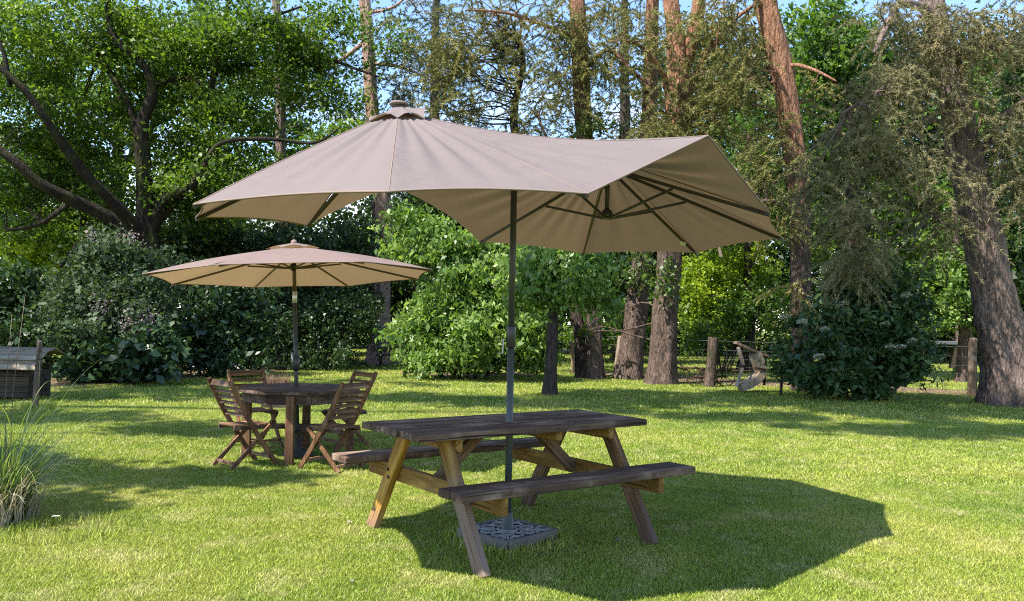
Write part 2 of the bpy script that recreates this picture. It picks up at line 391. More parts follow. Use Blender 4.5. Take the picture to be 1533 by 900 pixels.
def grass_patch(n, d0, d1, wid, hgt, spread):
    d=np.sqrt(RNG.uniform(d0*d0,d1*d1,n)); x=RNG.uniform(-spread,spread,n)*d
    pos=np.stack([x,d,np.zeros(n)],1)
    a=RNG.uniform(0,2*PI,n); hh=hgt*RNG.uniform(.55,1.35,n)
    ln=RNG.uniform(.2,1.35,n)*hh; b=RNG.uniform(0,2*PI,n)
    side=np.stack([np.cos(a),np.sin(a),np.zeros(n)],1)*(wid*RNG.uniform(.6,1.3,n))[:,None]/2
    tip=np.stack([np.cos(b)*ln,np.sin(b)*ln,hh],1)
    V=np.stack([pos-side,pos+side,pos+tip],1).reshape(-1,3)
    return V
gv=[grass_patch(520000,3.3,7.5,.0048,.016,.72),grass_patch(300000,7.5,13,.0085,.021,.72),grass_patch(170000,13,24,.018,.032,.72),grass_patch(60000,24,36,.03,.04,.7)]
gv=np.concatenate(gv)
def inside(x,y,poly):
    r=np.zeros(len(x),bool); j=len(poly)-1
    for i in range(len(poly)):
        (xi,yi),(xj,yj)=poly[i],poly[j]
        r^=((yi>y)!=(yj>y))&(x<(xj-xi)*(y-yi)/(yj-yi+1e-12)+xi); j=i
    return r
bx_=(gv[0::3,0]+gv[1::3,0])/2; by_=gv[0::3,1]
cut=np.zeros(len(bx_),bool)
for e in EARTH: cut|=inside(bx_,by_,e)
cut|=(np.abs(bx_)+np.abs(by_-5.405)<.30)
keepb=~(cut&(RNG.uniform(size=len(bx_))<.86))
gv=gv.reshape(-1,3,3)[keepb].reshape(-1,3)
# patches that were left a little longer: around posts, trunks, the base
def tuft_ring(cx,cy,r,n,h):
    a=RNG.uniform(0,2*PI,n); rr=r*np.sqrt(RNG.uniform(.15,1,n)); pos=np.stack([cx+rr*np.cos(a),cy+rr*np.sin(a),np.zeros(n)],1)
    aa=RNG.uniform(0,2*PI,n); hh=h*RNG.uniform(.5,1.3,n); ln=hh*RNG.uniform(.1,.8,n); b=RNG.uniform(0,2*PI,n)
    side=np.stack([np.cos(aa),np.sin(aa),np.zeros(n)],1)*.004
    tip=np.stack([np.cos(b)*ln,np.sin(b)*ln,hh],1)
    return np.stack([pos-side,pos+side,pos+tip],1).reshape(-1,3)
ex=[tuft_ring(*gp(95,795),.38,1300,.055),tuft_ring(*gp(820,598),.40,900,.08),tuft_ring(*gp(55,612),.3,500,.12),tuft_ring(*gp(1455,583),.3,400,.14),
    tuft_ring(0,5.40,.42,1500,.05)]
gv=np.concatenate([gv]+ex)
k=len(gv)//3
tag(np_mesh('grass',gv,np.arange(3*k).reshape(-1,3),M['grass'],tint=RNG.uniform(0,1,k)),'short mown lawn grass covering the whole garden','grass',kind='stuff')

# ------------------------------------------------------------------ vegetation helpers
def unit(n,rng=RNG):
    v=rng.normal(size=(n,3)); return v/np.linalg.norm(v,axis=1,keepdims=True)
def norm(v): return v/np.maximum(np.linalg.norm(v,axis=1,keepdims=True),1e-9)
def leaves(C, L, Wd, upbias=.5, droop=0.0, sd=.42):
    "kite shaped leaves: centre points C (n,3)"
    n=len(C)
    nrm=norm(unit(n)+np.array([0,0,upbias]))
    t=unit(n)+np.array([0,0,-droop]); t=norm(t-nrm*np.sum(t*nrm,1,keepdims=True))
    s=np.cross(nrm,t)
    l=(L*np.exp(np.clip(RNG.normal(0,sd,n),-.9,.62)))[:,None]; wd=l*(Wd/L)*RNG.uniform(.8,1.2,n)[:,None]
    fold=nrm*wd*.22
    V=np.stack([C-t*l*.5, C+s*wd*.5+fold, C+t*l*.5-np.array([0,0,1])*l*.12*droop, C-s*wd*.5+fold],1).reshape(-1,3)
    return V
def clusters(blobs, seed=0):
    "blobs: (centre, (rx,ry,rz), n) -> cluster centres with an uneven outline"
    rng=np.random.default_rng(seed); out=[]
    for c,r,n in blobs:
        d=unit(n,rng); k=rng.normal(size=(4,3))*2.6; ph=rng.uniform(0,6.28,4)
        mod=1+.16*np.sum(np.sin(d@k.T+ph),1)
        rad=rng.uniform(0,1,n)**(1/2.4)*mod*np.where(rng.uniform(size=n)<.10,rng.uniform(1.0,1.28,n),1)
        out.append(np.array(c)+d*rad[:,None]*np.array(r))
    return np.concatenate(out)
def leaf_crown(name, blobs, m, parent, L=.08, Wd=.05, per=40, cr=.35, up=.5, droop=0, seed=0, flat=.7, zmin=.05):
    C=clusters(blobs,seed); n=len(C)
    tint_c=RNG.normal(.5,.22,n)
    cnt=np.maximum(4,(per*RNG.uniform(.45,1.55,n)).astype(int)); ii=np.repeat(np.arange(n),cnt); n_=len(ii)
    P=C[ii]+RNG.normal(size=(n_,3))*np.array([cr,cr,cr*flat])*(.55*RNG.uniform(.6,1.35,n)[ii])[:,None]
    tint=tint_c[ii]+RNG.normal(0,.15,n_)
    keep=P[:,2]>zmin; P=P[keep]; tint=tint[keep]
    V=leaves(P,L,Wd,up,droop)
    o=np_mesh(name,V,np.arange(len(V)).reshape(-1,4),m,parent,np.clip(tint,0,1))
    return o,C
def needle_crown(name, blobs, m, parent, L=.14, Wd=.012, tufts=7, per=16, cr=.3, seed=0, hang=.5):
    Wd*=1.5
    C=clusters(blobs,seed); C=C[RNG.uniform(size=len(C))<.85]; n=len(C); K_=4 if hang>.52 else 3; ST=7
    m_=n*K_
    o3=unit(m_)*np.array([1,1,.45]); o3=norm(o3+np.array([0,0,.1-.25*hang]))
    Ls=RNG.uniform(.45,1.1,m_)*cr*2.1
    base=np.repeat(C,K_,0)+RNG.normal(size=(m_,3))*cr*.35
    t=np.linspace(0,1,ST)[None,:,None]
    sagv=np.array([0,0,-1.0])*(.25+.55*hang)
    side_=np.cross(o3,np.array([0,0,1.0]))*RNG.uniform(-.3,.3,m_)[:,None]
    pts=base[:,None,:]+(o3[:,None,:]*t+sagv*t*t+side_[:,None,:]*t*t)*Ls[:,None,None]
    tan=norm((o3[:,None,:]+2*sagv*t+2*side_[:,None,:]*t).reshape(-1,3)).reshape(m_,ST,3)
    # woody twig of each spray
    sd_=norm(np.cross(tan.reshape(-1,3),unit(m_*ST))).reshape(m_,ST,3)*.0055
    TV=np.stack([pts[:,:-1]-sd_[:,:-1],pts[:,:-1]+sd_[:,:-1],pts[:,1:]],2).reshape(-1,3,3)
    q=pts[:,1:].reshape(-1,3); tq=tan[:,1:].reshape(-1,3); per=int(tufts*per/8.0)
    P=np.repeat(q,per,0)+np.repeat(tq,per,0)*(RNG.uniform(-1,.3,len(q)*per)*.10)[:,None]
    dirs=norm(np.repeat(tq,per,0)*.8+unit(len(P))*.85)
    s=norm(np.cross(dirs,unit(len(P)))); l=L*.72*RNG.uniform(.6,1.25,len(P))[:,None]
    V=np.concatenate([np.stack([P-s*Wd/2,P+s*Wd/2,P+dirs*l],1),TV]).reshape(-1,3)
    tc=np.repeat(RNG.normal(.5,.17,n),K_)+RNG.normal(0,.14,m_)
    tint=np.clip(np.concatenate([np.repeat(tc,(ST-1)*per)+RNG.normal(0,.08,len(P)),np.full(len(TV),.2)]),0,1)
    o=np_mesh(name,V,np.arange(len(V)).reshape(-1,3),m,parent,tint)
    return o,C
def catmull(P,R,sub):
    P=np.array(P,float);R=np.array(R,float);n=len(P)
    if n<3: t=np.linspace(0,1,sub+1)[:,None]; return P[0]*(1-t)+P[-1]*t,(R[0]*(1-t)+R[-1]*t)[:,0]
    out=[];ro=[]
    for i in range(n-1):
        p0=P[max(i-1,0)];p1=P[i];p2=P[i+1];p3=P[min(i+2,n-1)]
        for k in range(sub):
            t=k/sub
            out.append(.5*((2*p1)+(-p0+p2)*t+(2*p0-5*p1+4*p2-p3)*t*t+(-p0+3*p1-3*p2+p3)*t**3)); ro.append(R[i]*(1-t)+R[i+1]*t)
    out.append(P[-1]);ro.append(R[-1])
    return np.array(out),np.array(ro)
class Wood:
    "trunk and limbs as one mesh"
    def __init__(s): s.V=[];s.F=[];s.n=0;s.pts=[]
    def limb(s,P,R,n=10,sub=6,rough=.06,flare=0.0):
        C,r=catmull(P,R,sub)
        C=np.concatenate([C[:1]-(C[1:2]-C[:1])*.02,C,C[-1:]+(C[-1:]-C[-2:-1])*.02]); r=np.concatenate([[1e-4],r,[1e-4]]); k=len(C)
        d=np.gradient(C,axis=0); d=norm(d)
        ref=np.tile(np.array([[.93,.21,.05]]),(k,1)); x=norm(ref-d*np.sum(ref*d,1,keepdims=True)); y=np.cross(d,x)
        a=np.linspace(0,2*PI,n,endpoint=False)
        ph=RNG.uniform(0,6.28,3)
        z=np.arange(k)[:,None]
        mod=1+rough*np.sin(3*a+ph[0]+.25*z)+rough*.8*np.sin(5*a+ph[1]-.2*z)+RNG.normal(0,rough*.30,(k,n))+(rough*.55*np.sin(11*a+ph[2]+.35*z)+rough*.45*np.sin(17*a+ph[0]-.5*z) if n>=24 else 0)
        if flare:
            h=np.linalg.norm(C-C[0],axis=1)[:,None]
            mod=mod*(1+flare*np.exp(-h/.35)*(1+.35*np.sin(5*a+ph[2])))
        rr=r[:,None]*mod
        V=C[:,None,:]+x[:,None,:]*(np.cos(a)*rr)[:,:,None]+y[:,None,:]*(np.sin(a)*rr)[:,:,None]
        i=np.arange(k-1)[:,None]*n; j=np.arange(n)[None,:]; j2=(j+1)%n
        Fc=np.stack([i+j,i+j2,i+n+j2,i+n+j],-1).reshape(-1,4)+s.n
        s.V.append(V.reshape(-1,3)); s.F.append(Fc); s.n+=k*n
        s.pts.append(np.concatenate([C,r[:,None]],1))
        return s
    def twigs(s,C,count,seed=0,r=.02,sag=.15,maxlen=9,tip=.004):
        rng=np.random.default_rng(seed); A=np.concatenate(s.pts)
        for q in C[rng.permutation(len(C))[:count]]:
            dd=np.linalg.norm(A[:,:3]-q,axis=1)+rng.uniform(0,.8,len(A)); i=int(np.argmin(dd)); a=A[i,:3]; L=np.linalg.norm(q-a)
            if L>maxlen or L<.1: continue
            m1=a*.62+q*.38+rng.normal(size=3)*L*.10+np.array([0,0,sag*L]); m2=a*.25+q*.75+rng.normal(size=3)*L*.09+np.array([0,0,sag*L*.6])
            rb=min(A[i,3]*.6,r*(.5+.22*L))
            keep=s.pts; s.limb([a,m1,m2,q],[rb,rb*.7,rb*.45,tip],5,4,.0); s.pts=keep+[s.pts[-1]] if L>1.5 else keep
        return s
    def build(s,name,m,parent=None):
        return np_mesh(name,np.concatenate(s.V),np.concatenate(s.F),m,parent,smooth=True)
def trunk_px(path):
    "(px, py, d, width px) -> points and radii; first point goes into the ground when d is None"
    P=[];R=[]
    for px,py,d,wp in path:
        q=at(px,py,d); P.append(q[:]); R.append(wp*d/F/2)
    return P,R
def B(px,py,d,rx,ry,rz,n):
    "foliage blob: photo pixel centre, distance, pixel radii, depth radius in metres"
    q=at(px,py,d); return (q[:],(rx*d/F,rz,ry*d/F),n)
def local(o, parent_loc): return o

def tree(name,label,cat,group,base,trunks,bark,crowns,twigs=0,tw_r=.02,sag=.15,flare=.5,sides=14,ivy=None,tw_seed=1,maxlen=9,trough=.06):
    root=thing(name,label,cat,(base[0],base[1],0),0,group)
    wd=Wood()
    for i,(P,R) in enumerate(trunks):
        wd.limb(P,R,sides if i==0 else min(10,max(6,sides-5)),10 if i==0 else 7,trough,flare if i==0 else 0)
    Cs=[]
    for kind,blobs,m,kw in crowns:
        f=leaf_crown if kind=='leaf' else needle_crown
        o,C=f('crown' if kind!='ivy' else 'ivy',blobs,m,None,**kw); Cs.append((o,C))
    if twigs: wd.twigs(np.concatenate([c for _,c in Cs]),twigs,tw_seed,tw_r,sag,maxlen)
    t=wd.build('trunk',bark,None)
    for o in [t]+[o for o,_ in Cs]:
        o.parent=root; o.matrix_parent_inverse=Matrix.Translation((-base[0],-base[1],0))
    return root


# ------------------------------------------------------------------ picnic table
TX,TY,TR=.005,5.49,.63
pt=thing('picnic_table','weathered wooden picnic table with attached benches and amber A frame legs','picnic table',(TX,TY,0),TR)
L,Wt,zt=1.777,.722,.74
a=MB(); pw=(Wt-5*.010)/6
for i in range(6):
    y=-Wt/2+pw/2+i*(pw+.010)
    # the two middle boards leave a hole for the pole
    a.box(random.uniform(-.006,.006),y,zt-.021+random.uniform(-.0015,.0015),L+random.uniform(-.008,.008),pw,.042,.006,Matrix.Rotation(random.uniform(-.004,.004),3,'X'))
a.build('tabletop',M['top_wood'],pt)
LM={}
def oriented(name,a_,b_,w,t,m,parent,upv,tint=None,bev=.004):
    "bar as its own object, grain along its own z"
    A=Vector(a_);Bv=Vector(b_);z=Bv-A;Ln=z.length;z.normalize();y=Vector(upv);y=(y-z*y.dot(z)).normalized();x=y.cross(z)
    R=Matrix((x,y,z)).transposed().to_4x4();R.translation=(A+Bv)/2
    o=MB().box(0,0,0,w,t,Ln,bev,tint=tint).build(name,m,parent); o.matrix_local=R; LM[o.name]=R; return o
def disc(mb,c,nrm,r,t=.008,n=10):
    nrm=Vector(nrm).normalized(); c=Vector(c); mb.tube([c,c+nrm*t],r,n); return mb
fx,fy=.641,.66
for sx_ in (-1,1):
    for sy_ in (-1,1):
        mm={(-1,1):M['leg_amber'],(-1,-1):M['leg_grey'],(1,-1):M['leg_brown'],(1,1):M['leg_brown']}[(sx_,sy_)]
        foot=Vector((sx_*fx,sy_*fy,-.012)); top=Vector((sx_*fx,sy_*.215,zt-.0445))
        lg=oriented('leg',foot,top,.100,.046,mm,pt,(1,0,0),tint=random.uniform(.35,.7))
        d=(top-foot)/(top.z-foot.z)
        for z in (.37,.42):
            bo=MB()
            c=foot+d*(z-foot.z); disc(bo,(c.x+sx_*.023,c.y+(.02 if z>.4 else -.02),c.z),(sx_,0,0),.011)
            b_=bo.build('bolt',M['bolt'],lg); b_.matrix_parent_inverse=LM[lg.name].inverted()
    ix=sx_*(fx-.0475)
    o=MB().box(0,0,0,.045,1.56,.098,.004,tint=.55).build('crossbeam',M['beam_amber'],pt); o.location=(ix,0,.392)
    o=MB().box(0,0,0,.044,.64,.075,.004,tint=.5).build('batten',M['beam_amber'],pt); o.location=(ix,0,zt-.0825)
    oriented('brace',(sx_*(fx-.085),0.02,.38),(sx_*.20,0.02,zt-.048),.07,.044,M['leg_brown'],pt,(0,1,0),tint=.6)
o=MB().box(0,0,0,.05,.62,.06,.004,tint=.35).build('batten',M['beam_amber'],pt); o.location=(.16,0,zt-.0745)
for sy_ in (-1,1):
    a=MB()
    for k in range(2):
        y=sy_*(.80-.056-k*.117); a.box(random.uniform(-.008,.008),y,.486-.0225,1.763,.112,.045,.006,Matrix.Rotation(random.uniform(-.006,.006),3,'X'))
    a.build('bench',M['top_wood'],pt)

# ------------------------------------------------------------------ parasol stand
bx,by=0.0,5.405
st=thing('parasol_base','square grey cast parasol base with openwork scrolls on the grass under the picnic table','parasol base',(bx,by,0),PI/4+.02)
a=MB(); hs=.235
a.box(0,0,.022,2*hs-.02,2*hs-.02,.044,.006); a.build('slab',M['cast_dark'],st)
a=MB()
for k in range(4):
    R=Matrix.Rotation(k*PI/2,3,'Z'); p=R@Vector((0,hs-.014,0)); a.box(p.x,p.y,.034,2*hs-.030,.028,.062,.005,R)
a.build('rim',M['cast_grey'],st)
a=MB()
def ring(cx,cy,r,a0,a1,rr=.008,n=18,z=.056,sp=0):
    a.tube([(cx+(r*(1-sp*i/n))*math.cos(a0+(a1-a0)*i/n),cy+(r*(1-sp*i/n))*math.sin(a0+(a1-a0)*i/n),z) for i in range(n+1)],rr,6)
for k in range(4):
    th=k*PI/2
    for sg in (-1,1):
        c=Matrix.Rotation(th,3,'Z')@Vector((.135,sg*.055,0)); ring(c.x,c.y,.055,th+PI,th+PI+sg*5.2,sp=.55)
        c=Matrix.Rotation(th+PI/4,3,'Z')@Vector((.215,sg*.042,0)); ring(c.x,c.y,.045,th,th+sg*5.6,sp=.5)
    c=Matrix.Rotation(th+PI/4,3,'Z')@Vector((.125,0,0)); ring(c.x,c.y,.03,0,2*PI)
    q=Matrix.Rotation(th+PI/4,3,'Z'); a.tube([q@Vector((.05,0,.056)),q@Vector((.30,0,.056))],.008,6)
ring(0,0,.062,0,2*PI,.010)
a.build('scroll_work',M['cast_light'],st)
MB().lathe([(.045,.044),(.045,.06),(.034,.07),(.034,.16),(.030,.17)],18).build('socket',M['pole_green'],st)

# ------------------------------------------------------------------ big twin-head parasol
bp=thing('twin_parasol','large taupe twin headed parasol whose pole rises through the picnic table','parasol',(bx,by,0))
def part(name,mb,m): 
    o=mb.build(name,m,bp); o.matrix_parent_inverse=Matrix.Translation((-bx,-by,0)); return o
HL=at(597,165,4.75); HR=at(910,236,5.95); 
rim_px=dict(L220=(290,306,3.95),L265=(582,287,3.42),Ln=(880,290,3.68),G1=(1060,203,4.55),Rn=(1152,319,4.85),R5=(1172,357,5.85),R40=(1043,379,6.85),R85=(873,380,7.25),Rf=(718,362,6.8),G2=(590,279,6.2),Lf=(460,338,5.95),L175=(293,326,4.95))
RP={k:at(*v) for k,v in rim_px.items()}
Cc=(HL+HR)/2+Vector((0,0,-.05))
NS,NT=26,28
cv=[];cf_=[]
def panel(A,P,Q,sagP=0,sagQ=0,curve=.03,billow=.02,wr=.011):
    b=len(cv); ph=random.uniform(0,6.28); fq=random.choice([3,4,5])
    Ln=((P-A).length+(Q-A).length)/2
    for i in range(NS+1):
        s=i/NS
        for j in range(NT+1):
            t=j/NT; e=4*t*(1-t)
            p=A.lerp(P.lerp(Q,t), s*(1-curve*e*s))
            z=-(sagP*(1-t)+sagQ*t)*4*s*(1-s) - billow*e*s*(1-s)*2.4 + wr*math.sin(fq*PI*2*t+ph+2*s)*math.sin(PI*s)*e
            z+=wr*.55*math.sin(17*t+ph)*math.exp(-((s-.3)/.22)**2)*e
            cv.append((p.x,p.y,p.z+z))
    for i in range(NS):
        for j in range(NT):
            q=b+i*(NT+1)+j; cf_.append((q,q+1,q+NT+2,q+NT+1))
r=RP
seqL=[('Lf',.0),('L175',0),('L220',0),('L265',0),('Ln',.01)]
for (p,_),(q,_) in zip(seqL[:-1],seqL[1:]): panel(HL,r[p],r[q],-.015,-.015,curve=.035)
panel(HL,r['Ln'],r['G1'],-.015,.085,curve=.0,billow=.03,wr=.010)
panel(HL,r['G1'],Cc,.085,.0,curve=.0,billow=.02)
panel(HL,Cc,r['G2'],.0,.07,curve=.0)
panel(HL,r['G2'],r['Lf'],.07,0,curve=.04,billow=.03)
seqR=['Rn','R5','R40','R85','Rf']
for p,q in zip(seqR[:-1],seqR[1:]): panel(HR,r[p],r[q],-.012,-.012,curve=.025)
panel(HR,r['G1'],r['Rn'],.02,0,curve=.0,billow=.02)
panel(HR,Cc,r['G1'],0,.02,curve=.0)
panel(HR,r['G2'],Cc,.02,0,curve=.0)
panel(HR,r['Rf'],r['G2'],0,.02,curve=.04,billow=.03)
me=bpy.data.meshes.new('canopy'); me.from_pydata(cv,[],cf_)
bm=bmesh.new(); bm.from_mesh(me); bmesh.ops.remove_doubles(bm,verts=bm.verts,dist=.0008); bmesh.ops.recalc_face_normals(bm,faces=bm.faces)
if sum(f.normal.z for f in bm.faces)<0: bmesh.ops.reverse_faces(bm,faces=bm.faces)
for f in bm.faces: f.smooth=True
bedges=[e for e in bm.edges if e.is_boundary]
# ordered boundary for the hem
adj={}
for e in bedges:
    adj.setdefault(e.verts[0],[]).append(e.verts[1]); adj.setdefault(e.verts[1],[]).append(e.verts[0])
v0=bedges[0].verts[0]; loop=[v0.co.copy()]; prev=None; cur=v0
while True:
    nx_=[v for v in adj[cur] if v is not prev]
    if not nx_: break
    prev,cur=cur,nx_[0]
    loop.append(cur.co.copy())
    if cur is v0 or len(loop)>2000: break
bm.to_mesh(me); bm.free(); me.update()
can=link('canopy',me,M['canopy'],bp); can.matrix_parent_inverse=Matrix.Translation((-bx,-by,0))
part('hem',MB().tube(loop,.0055,5,False),M['hem'])
# vent caps over both heads
def vent(Hd,names,f=.22):
    V=[];Fs=[]; n=len(names); top=Hd+Vector((0,0,.040))
    k=5; seg=4
    ringv=[]
    for a_ in range(n*seg):
        i=a_//seg; t=(a_%seg)/seg
        P=Hd.lerp(r[names[i]],f) if isinstance(names[i],str) else names[i]; Q=Hd.lerp(r[names[(i+1)%n]],f) if isinstance(names[(i+1)%n],str) else names[(i+1)%n]
        ringv.append((P.lerp(Q,t),4*t*(1-t)))
    for s_i in range(k+1):
        s=s_i/k
        for (p,e) in ringv:
            q=top.lerp(p+Vector((0,0,.016)),s*(1-.06*e)); V.append((q.x,q.y,q.z+.028*e*s-.015*math.sin(PI*s)))
    m_=len(ringv)
    for s_i in range(k):
        for j in range(m_): Fs.append((s_i*m_+j,s_i*m_+(j+1)%m_,(s_i+1)*m_+(j+1)%m_,(s_i+1)*m_+j))
    mb=MB(); mb.add(V,Fs,.5,True); o=part('vent_cap',mb,M['canopy'])
    kb=MB().lathe([(.055,.030),(.053,.040),(.040,.046),(.02,.050),(.006,.052)],16,Hd); c=kb.build('finial',M['hem'],o); pass
vent(HL,['Lf','L175','L220','L265','Ln',HL.lerp(r['G1'],.10),HL.lerp(r['G2'],.10)],.17)
vent(HR,['Rn','R5','R40','R85','Rf'],.12)
sm=MB()
def seam(A,P,sag):
    sm.tube([A.lerp(P,s/14)+Vector((0,0,-sag*4*(s/14)*(1-s/14)+.001)) for s in range(1,15)],.0032,4,False,.5)
for k_ in ('Lf','L175','L220','L265','Ln'): seam(HL,r[k_],-.015 if k_ not in('Ln','Lf') else -.012)
seam(HL,r['G1'],.085); seam(HL,r['G2'],.07)
for k_ in ('Rn','R5','R40','R85','Rf'): seam(HR,r[k_],-.010)
part('seam',sm,M['hem'])
# frame
dz=Vector((0,0,1))
ptop=Vector((Cc.x,Cc.y,Cc.z-.16)); p0=Vector((bx,by,.06))
pm=p0.lerp(ptop,.50)
part('pole_lower',MB().tube([p0,pm],.0225,16),M['pole_green'])
part('pole_upper',MB().tube([pm,ptop],.0205,16),M['pole'])
hz=p0.lerp(ptop,(1.30-.06)/(ptop.z-.06))
mb=MB(); mb.tube([hz+dz*-.085,hz+dz*-.08,hz+dz*.045,hz+dz*.06],[.027,.031,.031,.026],16)
cb=part('crank_housing',mb,M['black_plastic'])
h=MB(); h.tube([hz+Vector((-.03,-.0,-.03)),hz+Vector((-.05,-.012,-.03)),hz+Vector((-.052,-.012,-.12)),hz+Vector((-.075,-.015,-.125))],.007,8)
o=h.build('crank_handle',M['steel'],cb); pass
mb=MB(); mb.bar(HL-dz*.20,HR-dz*.20,.035,.05); part('beam',mb,M['rib'])
for Hd,names in ((HL,['Lf','L175','L220','L265','Ln']),(HR,['Rn','R5','R40','R85','Rf'])):
    hub=Hd-dz*.06
    low=Hd-dz*.42 if Hd is HR else Hd-dz*.36
    mb=MB(); mb.tube([Hd-dz*.03,low+dz*.03],.017,12); part('head_post',mb,M['rib'])
    mb=MB(); mb.lathe([(.018,.05),(.032,.045),(.042,.02),(.042,0),(.03,-.012),(.012,-.018)],16,low); part('hub',mb,M['black_plastic'])
    for nm in names:
        end=r[nm]-dz*.012; d=(end-hub)
        if nm in('Rn',): end=end+Vector((0,0,-.0))
        bow=dz*(-.004)
        mb=MB(); mb.bar(hub+d*.03-dz*.012,end,.013,.022,.002); rb=part('rib',mb,M['rib'])
        tip=MB(); tip.tube([end-d*.035,end-d*.008],.010,8); o=tip.build('rib_tip',M['black_plastic'],rb); pass
        mid=hub+d*.45-dz*.022
        mb=MB(); mb.bar(low+d.normalized()*.03,mid,.011,.018,.002); o=part('strut',mb,M['rib'])
    # inner rib and strut towards the beam
    d=(Cc-Hd); mb=MB(); mb.bar(low+d.normalized()*.03,Hd+d*.5-dz*.19,.011,.018,.002); part('strut',mb,M['rib'])
for g in ('G1','G2'):
    mb=MB(); e=r[g]-dz*.014; mb.bar(ptop+dz*.02,e+(ptop-e)*.02,.013,.02,.002); 
    if g=='G2': part('rib',mb,M['rib'])
mb=MB(); q=at(1060,203,4.55); mb.bar(q+Vector((-.06,.04,-.012)),q+Vector((.0,.0,-.006)),.03,.012,.002); part('corner_pocket',mb,M['hem'])
mb=MB(); q=at(1022,361,6.55); mb.box(q.x,q.y,q.z-.02,.045,.003,.03,.001,Matrix.Rotation(.3,3,'Y')); part('care_tag',mb,M['tag_white'])
mb=MB(); q=at(1078,372,6.6); mb.box(q.x,q.y,q.z-.03,.022,.003,.075,.001,Matrix.Rotation(-.25,3,'Y')); part('closing_strap',mb,M['hem'])

# ------------------------------------------------------------------ round table, small parasol
RX,RY,RZT=at(447.5,620,8.42).x,8.42,.685
tb=thing('round_table','dark brown eight sided slatted wooden garden table with the small parasol through it','table',(RX,RY,0),.06)
a=MB()
Rr=.625; nb=9
octo=[(Rr*math.cos(PI/8+k*PI/4),Rr*math.sin(PI/8+k*PI/4)) for k in range(8)]
def clip_x(x): # y extent of the octagon at x
    ap=Rr*math.cos(PI/8); ax=abs(x)
    if ax>ap: return 0
    s=Rr*math.sin(PI/8)
    return ap if ax<s else ap-(ax-s)
bw=2*Rr*math.cos(PI/8)/nb
for i in range(nb):
    x0=-Rr*math.cos(PI/8)+i*bw+.003; x1=x0+bw-.006
    y0a,y1a=clip_x(x0),clip_x(x1)
    for sg in (-1,1):
        P=[(x0,.003*sg),(x1,.003*sg),(x1,sg*y1a),(x0,sg*y0a)]
        if sg<0: P=P[::-1]
        zt_=RZT; V=[(p[0],p[1],zt_-.026) for p in P]+[(p[0],p[1],zt_) for p in P]
        a.add(V,[[3,2,1,0],[4,5,6,7]]+[[k,(k+1)%4,4+(k+1)%4,4+k] for k in range(4)])
o=a.build('tabletop',M['teak_x'],tb)
a=MB(); ra=.54
for k in range(8):
    p,q=[Vector((ra*math.cos(PI/8+j*PI/4),ra*math.sin(PI/8+j*PI/4),RZT-.078)) for j in (k,k+1)]
    a.bar(p,q,.022,.096,.002,(0,0,1))
a.build('apron',M['teak_x'],tb)
for k in range(4):
    th=-PI/2+k*PI/2+.03
    MB().box(.505*math.cos(th),.505*math.sin(th),(RZT-.03)/2-.005,.078,.078,RZT-.03,.005,Matrix.Rotation(th,3,'Z')).build('leg',M['teak_z'],tb)
a=MB(); a.box(0,0,.30,.98,.05,.05,.003,Matrix.Rotation(.03,3,'Z')); a.box(0,0,.246,.05,.98,.05,.003,Matrix.Rotation(.03,3,'Z')); a.build('stretcher',M['teak_x'],tb)

sp=thing('small_parasol','smaller pinkish taupe parasol standing over the round wooden table','parasol',(RX,RY,0))
def spart(name,mb,m,parent=None):
    o=mb.build(name,m,parent or sp)
    if parent is None: o.matrix_parent_inverse=Matrix.Translation((-RX,-RY,0))
    return o
A=at(440,371,8.38)
spx=[(213,410,7.85),(328,396,6.98),(545,392,6.98),(647,403.5,7.85),(627,417.5,9.0),(523,428.5,9.75),(380,430.5,9.75),(257,425.5,9.0)]
SP=[at(*q) for q in spx]
cv=[];cf_=[];NS,NT=14,10
for k in range(8): panel(A,SP[k],SP[(k+1)%8],-.035,-.035,curve=.022,billow=.008,wr=.004)
me=bpy.data.meshes.new('canopy'); me.from_pydata(cv,[],cf_)
bm=bmesh.new(); bm.from_mesh(me); bmesh.ops.remove_doubles(bm,verts=bm.verts,dist=.0008); bmesh.ops.recalc_face_normals(bm,faces=bm.faces)
if sum(f.normal.z for f in bm.faces)<0: bmesh.ops.reverse_faces(bm,faces=bm.faces)
for f in bm.faces: f.smooth=True
bm.to_mesh(me); bm.free(); me.update()
o=link('canopy',me,M['canopy_small'],sp); o.matrix_parent_inverse=Matrix.Translation((-RX,-RY,0))
loop=[]
for k in range(8):
    P,Q=SP[k],SP[(k+1)%8]
    for j in range(8): t=j/8; loop.append(A.lerp(P.lerp(Q,t),1-.022*4*t*(1-t)))
loop.append(loop[0]); spart('hem',MB().tube(loop,.005,5,False),M['hem'])
V=[];Fs=[];n=32
for i in range(4):
    s=i/3
    for k in range(n):
        f=k/n*8; k0=int(f)%8; t=f-int(f); e=4*t*(1-t)
        P=A.lerp(SP[k0].lerp(SP[(k0+1)%8],t),.20*(1-.14*e)); q=(A+dz*.05).lerp(P+dz*.035,s); V.append((q.x,q.y,q.z+.018*e*s))
for i in range(3):
    for k in range(n): Fs.append((i*n+k,i*n+(k+1)%n,(i+1)*n+(k+1)%n,(i+1)*n+k))
mb=MB(); mb.add(V,Fs,.5,True); spart('vent_cap',mb,M['canopy_small'])
spart('finial',MB().lathe([(.028,.03),(.034,.05),(.026,.07),(.008,.082)],14,A),M['hem'])
pb=Vector((RX,RY,.0)); ptp=A-dz*.02
jt=pb.lerp(ptp,.77)
spart('pole_lower',MB().tube([pb,jt],.021,14),M['pole'])
spart('pole_upper',MB().tube([jt,ptp],.019,14),M['rib_bronze'])
spart('tilt_joint',MB().tube([jt-dz*.06,jt-dz*.055,jt+dz*.055,jt+dz*.06],[.019,.024,.024,.019],14),M['steel'])
ch=pb.lerp(ptp,.455)
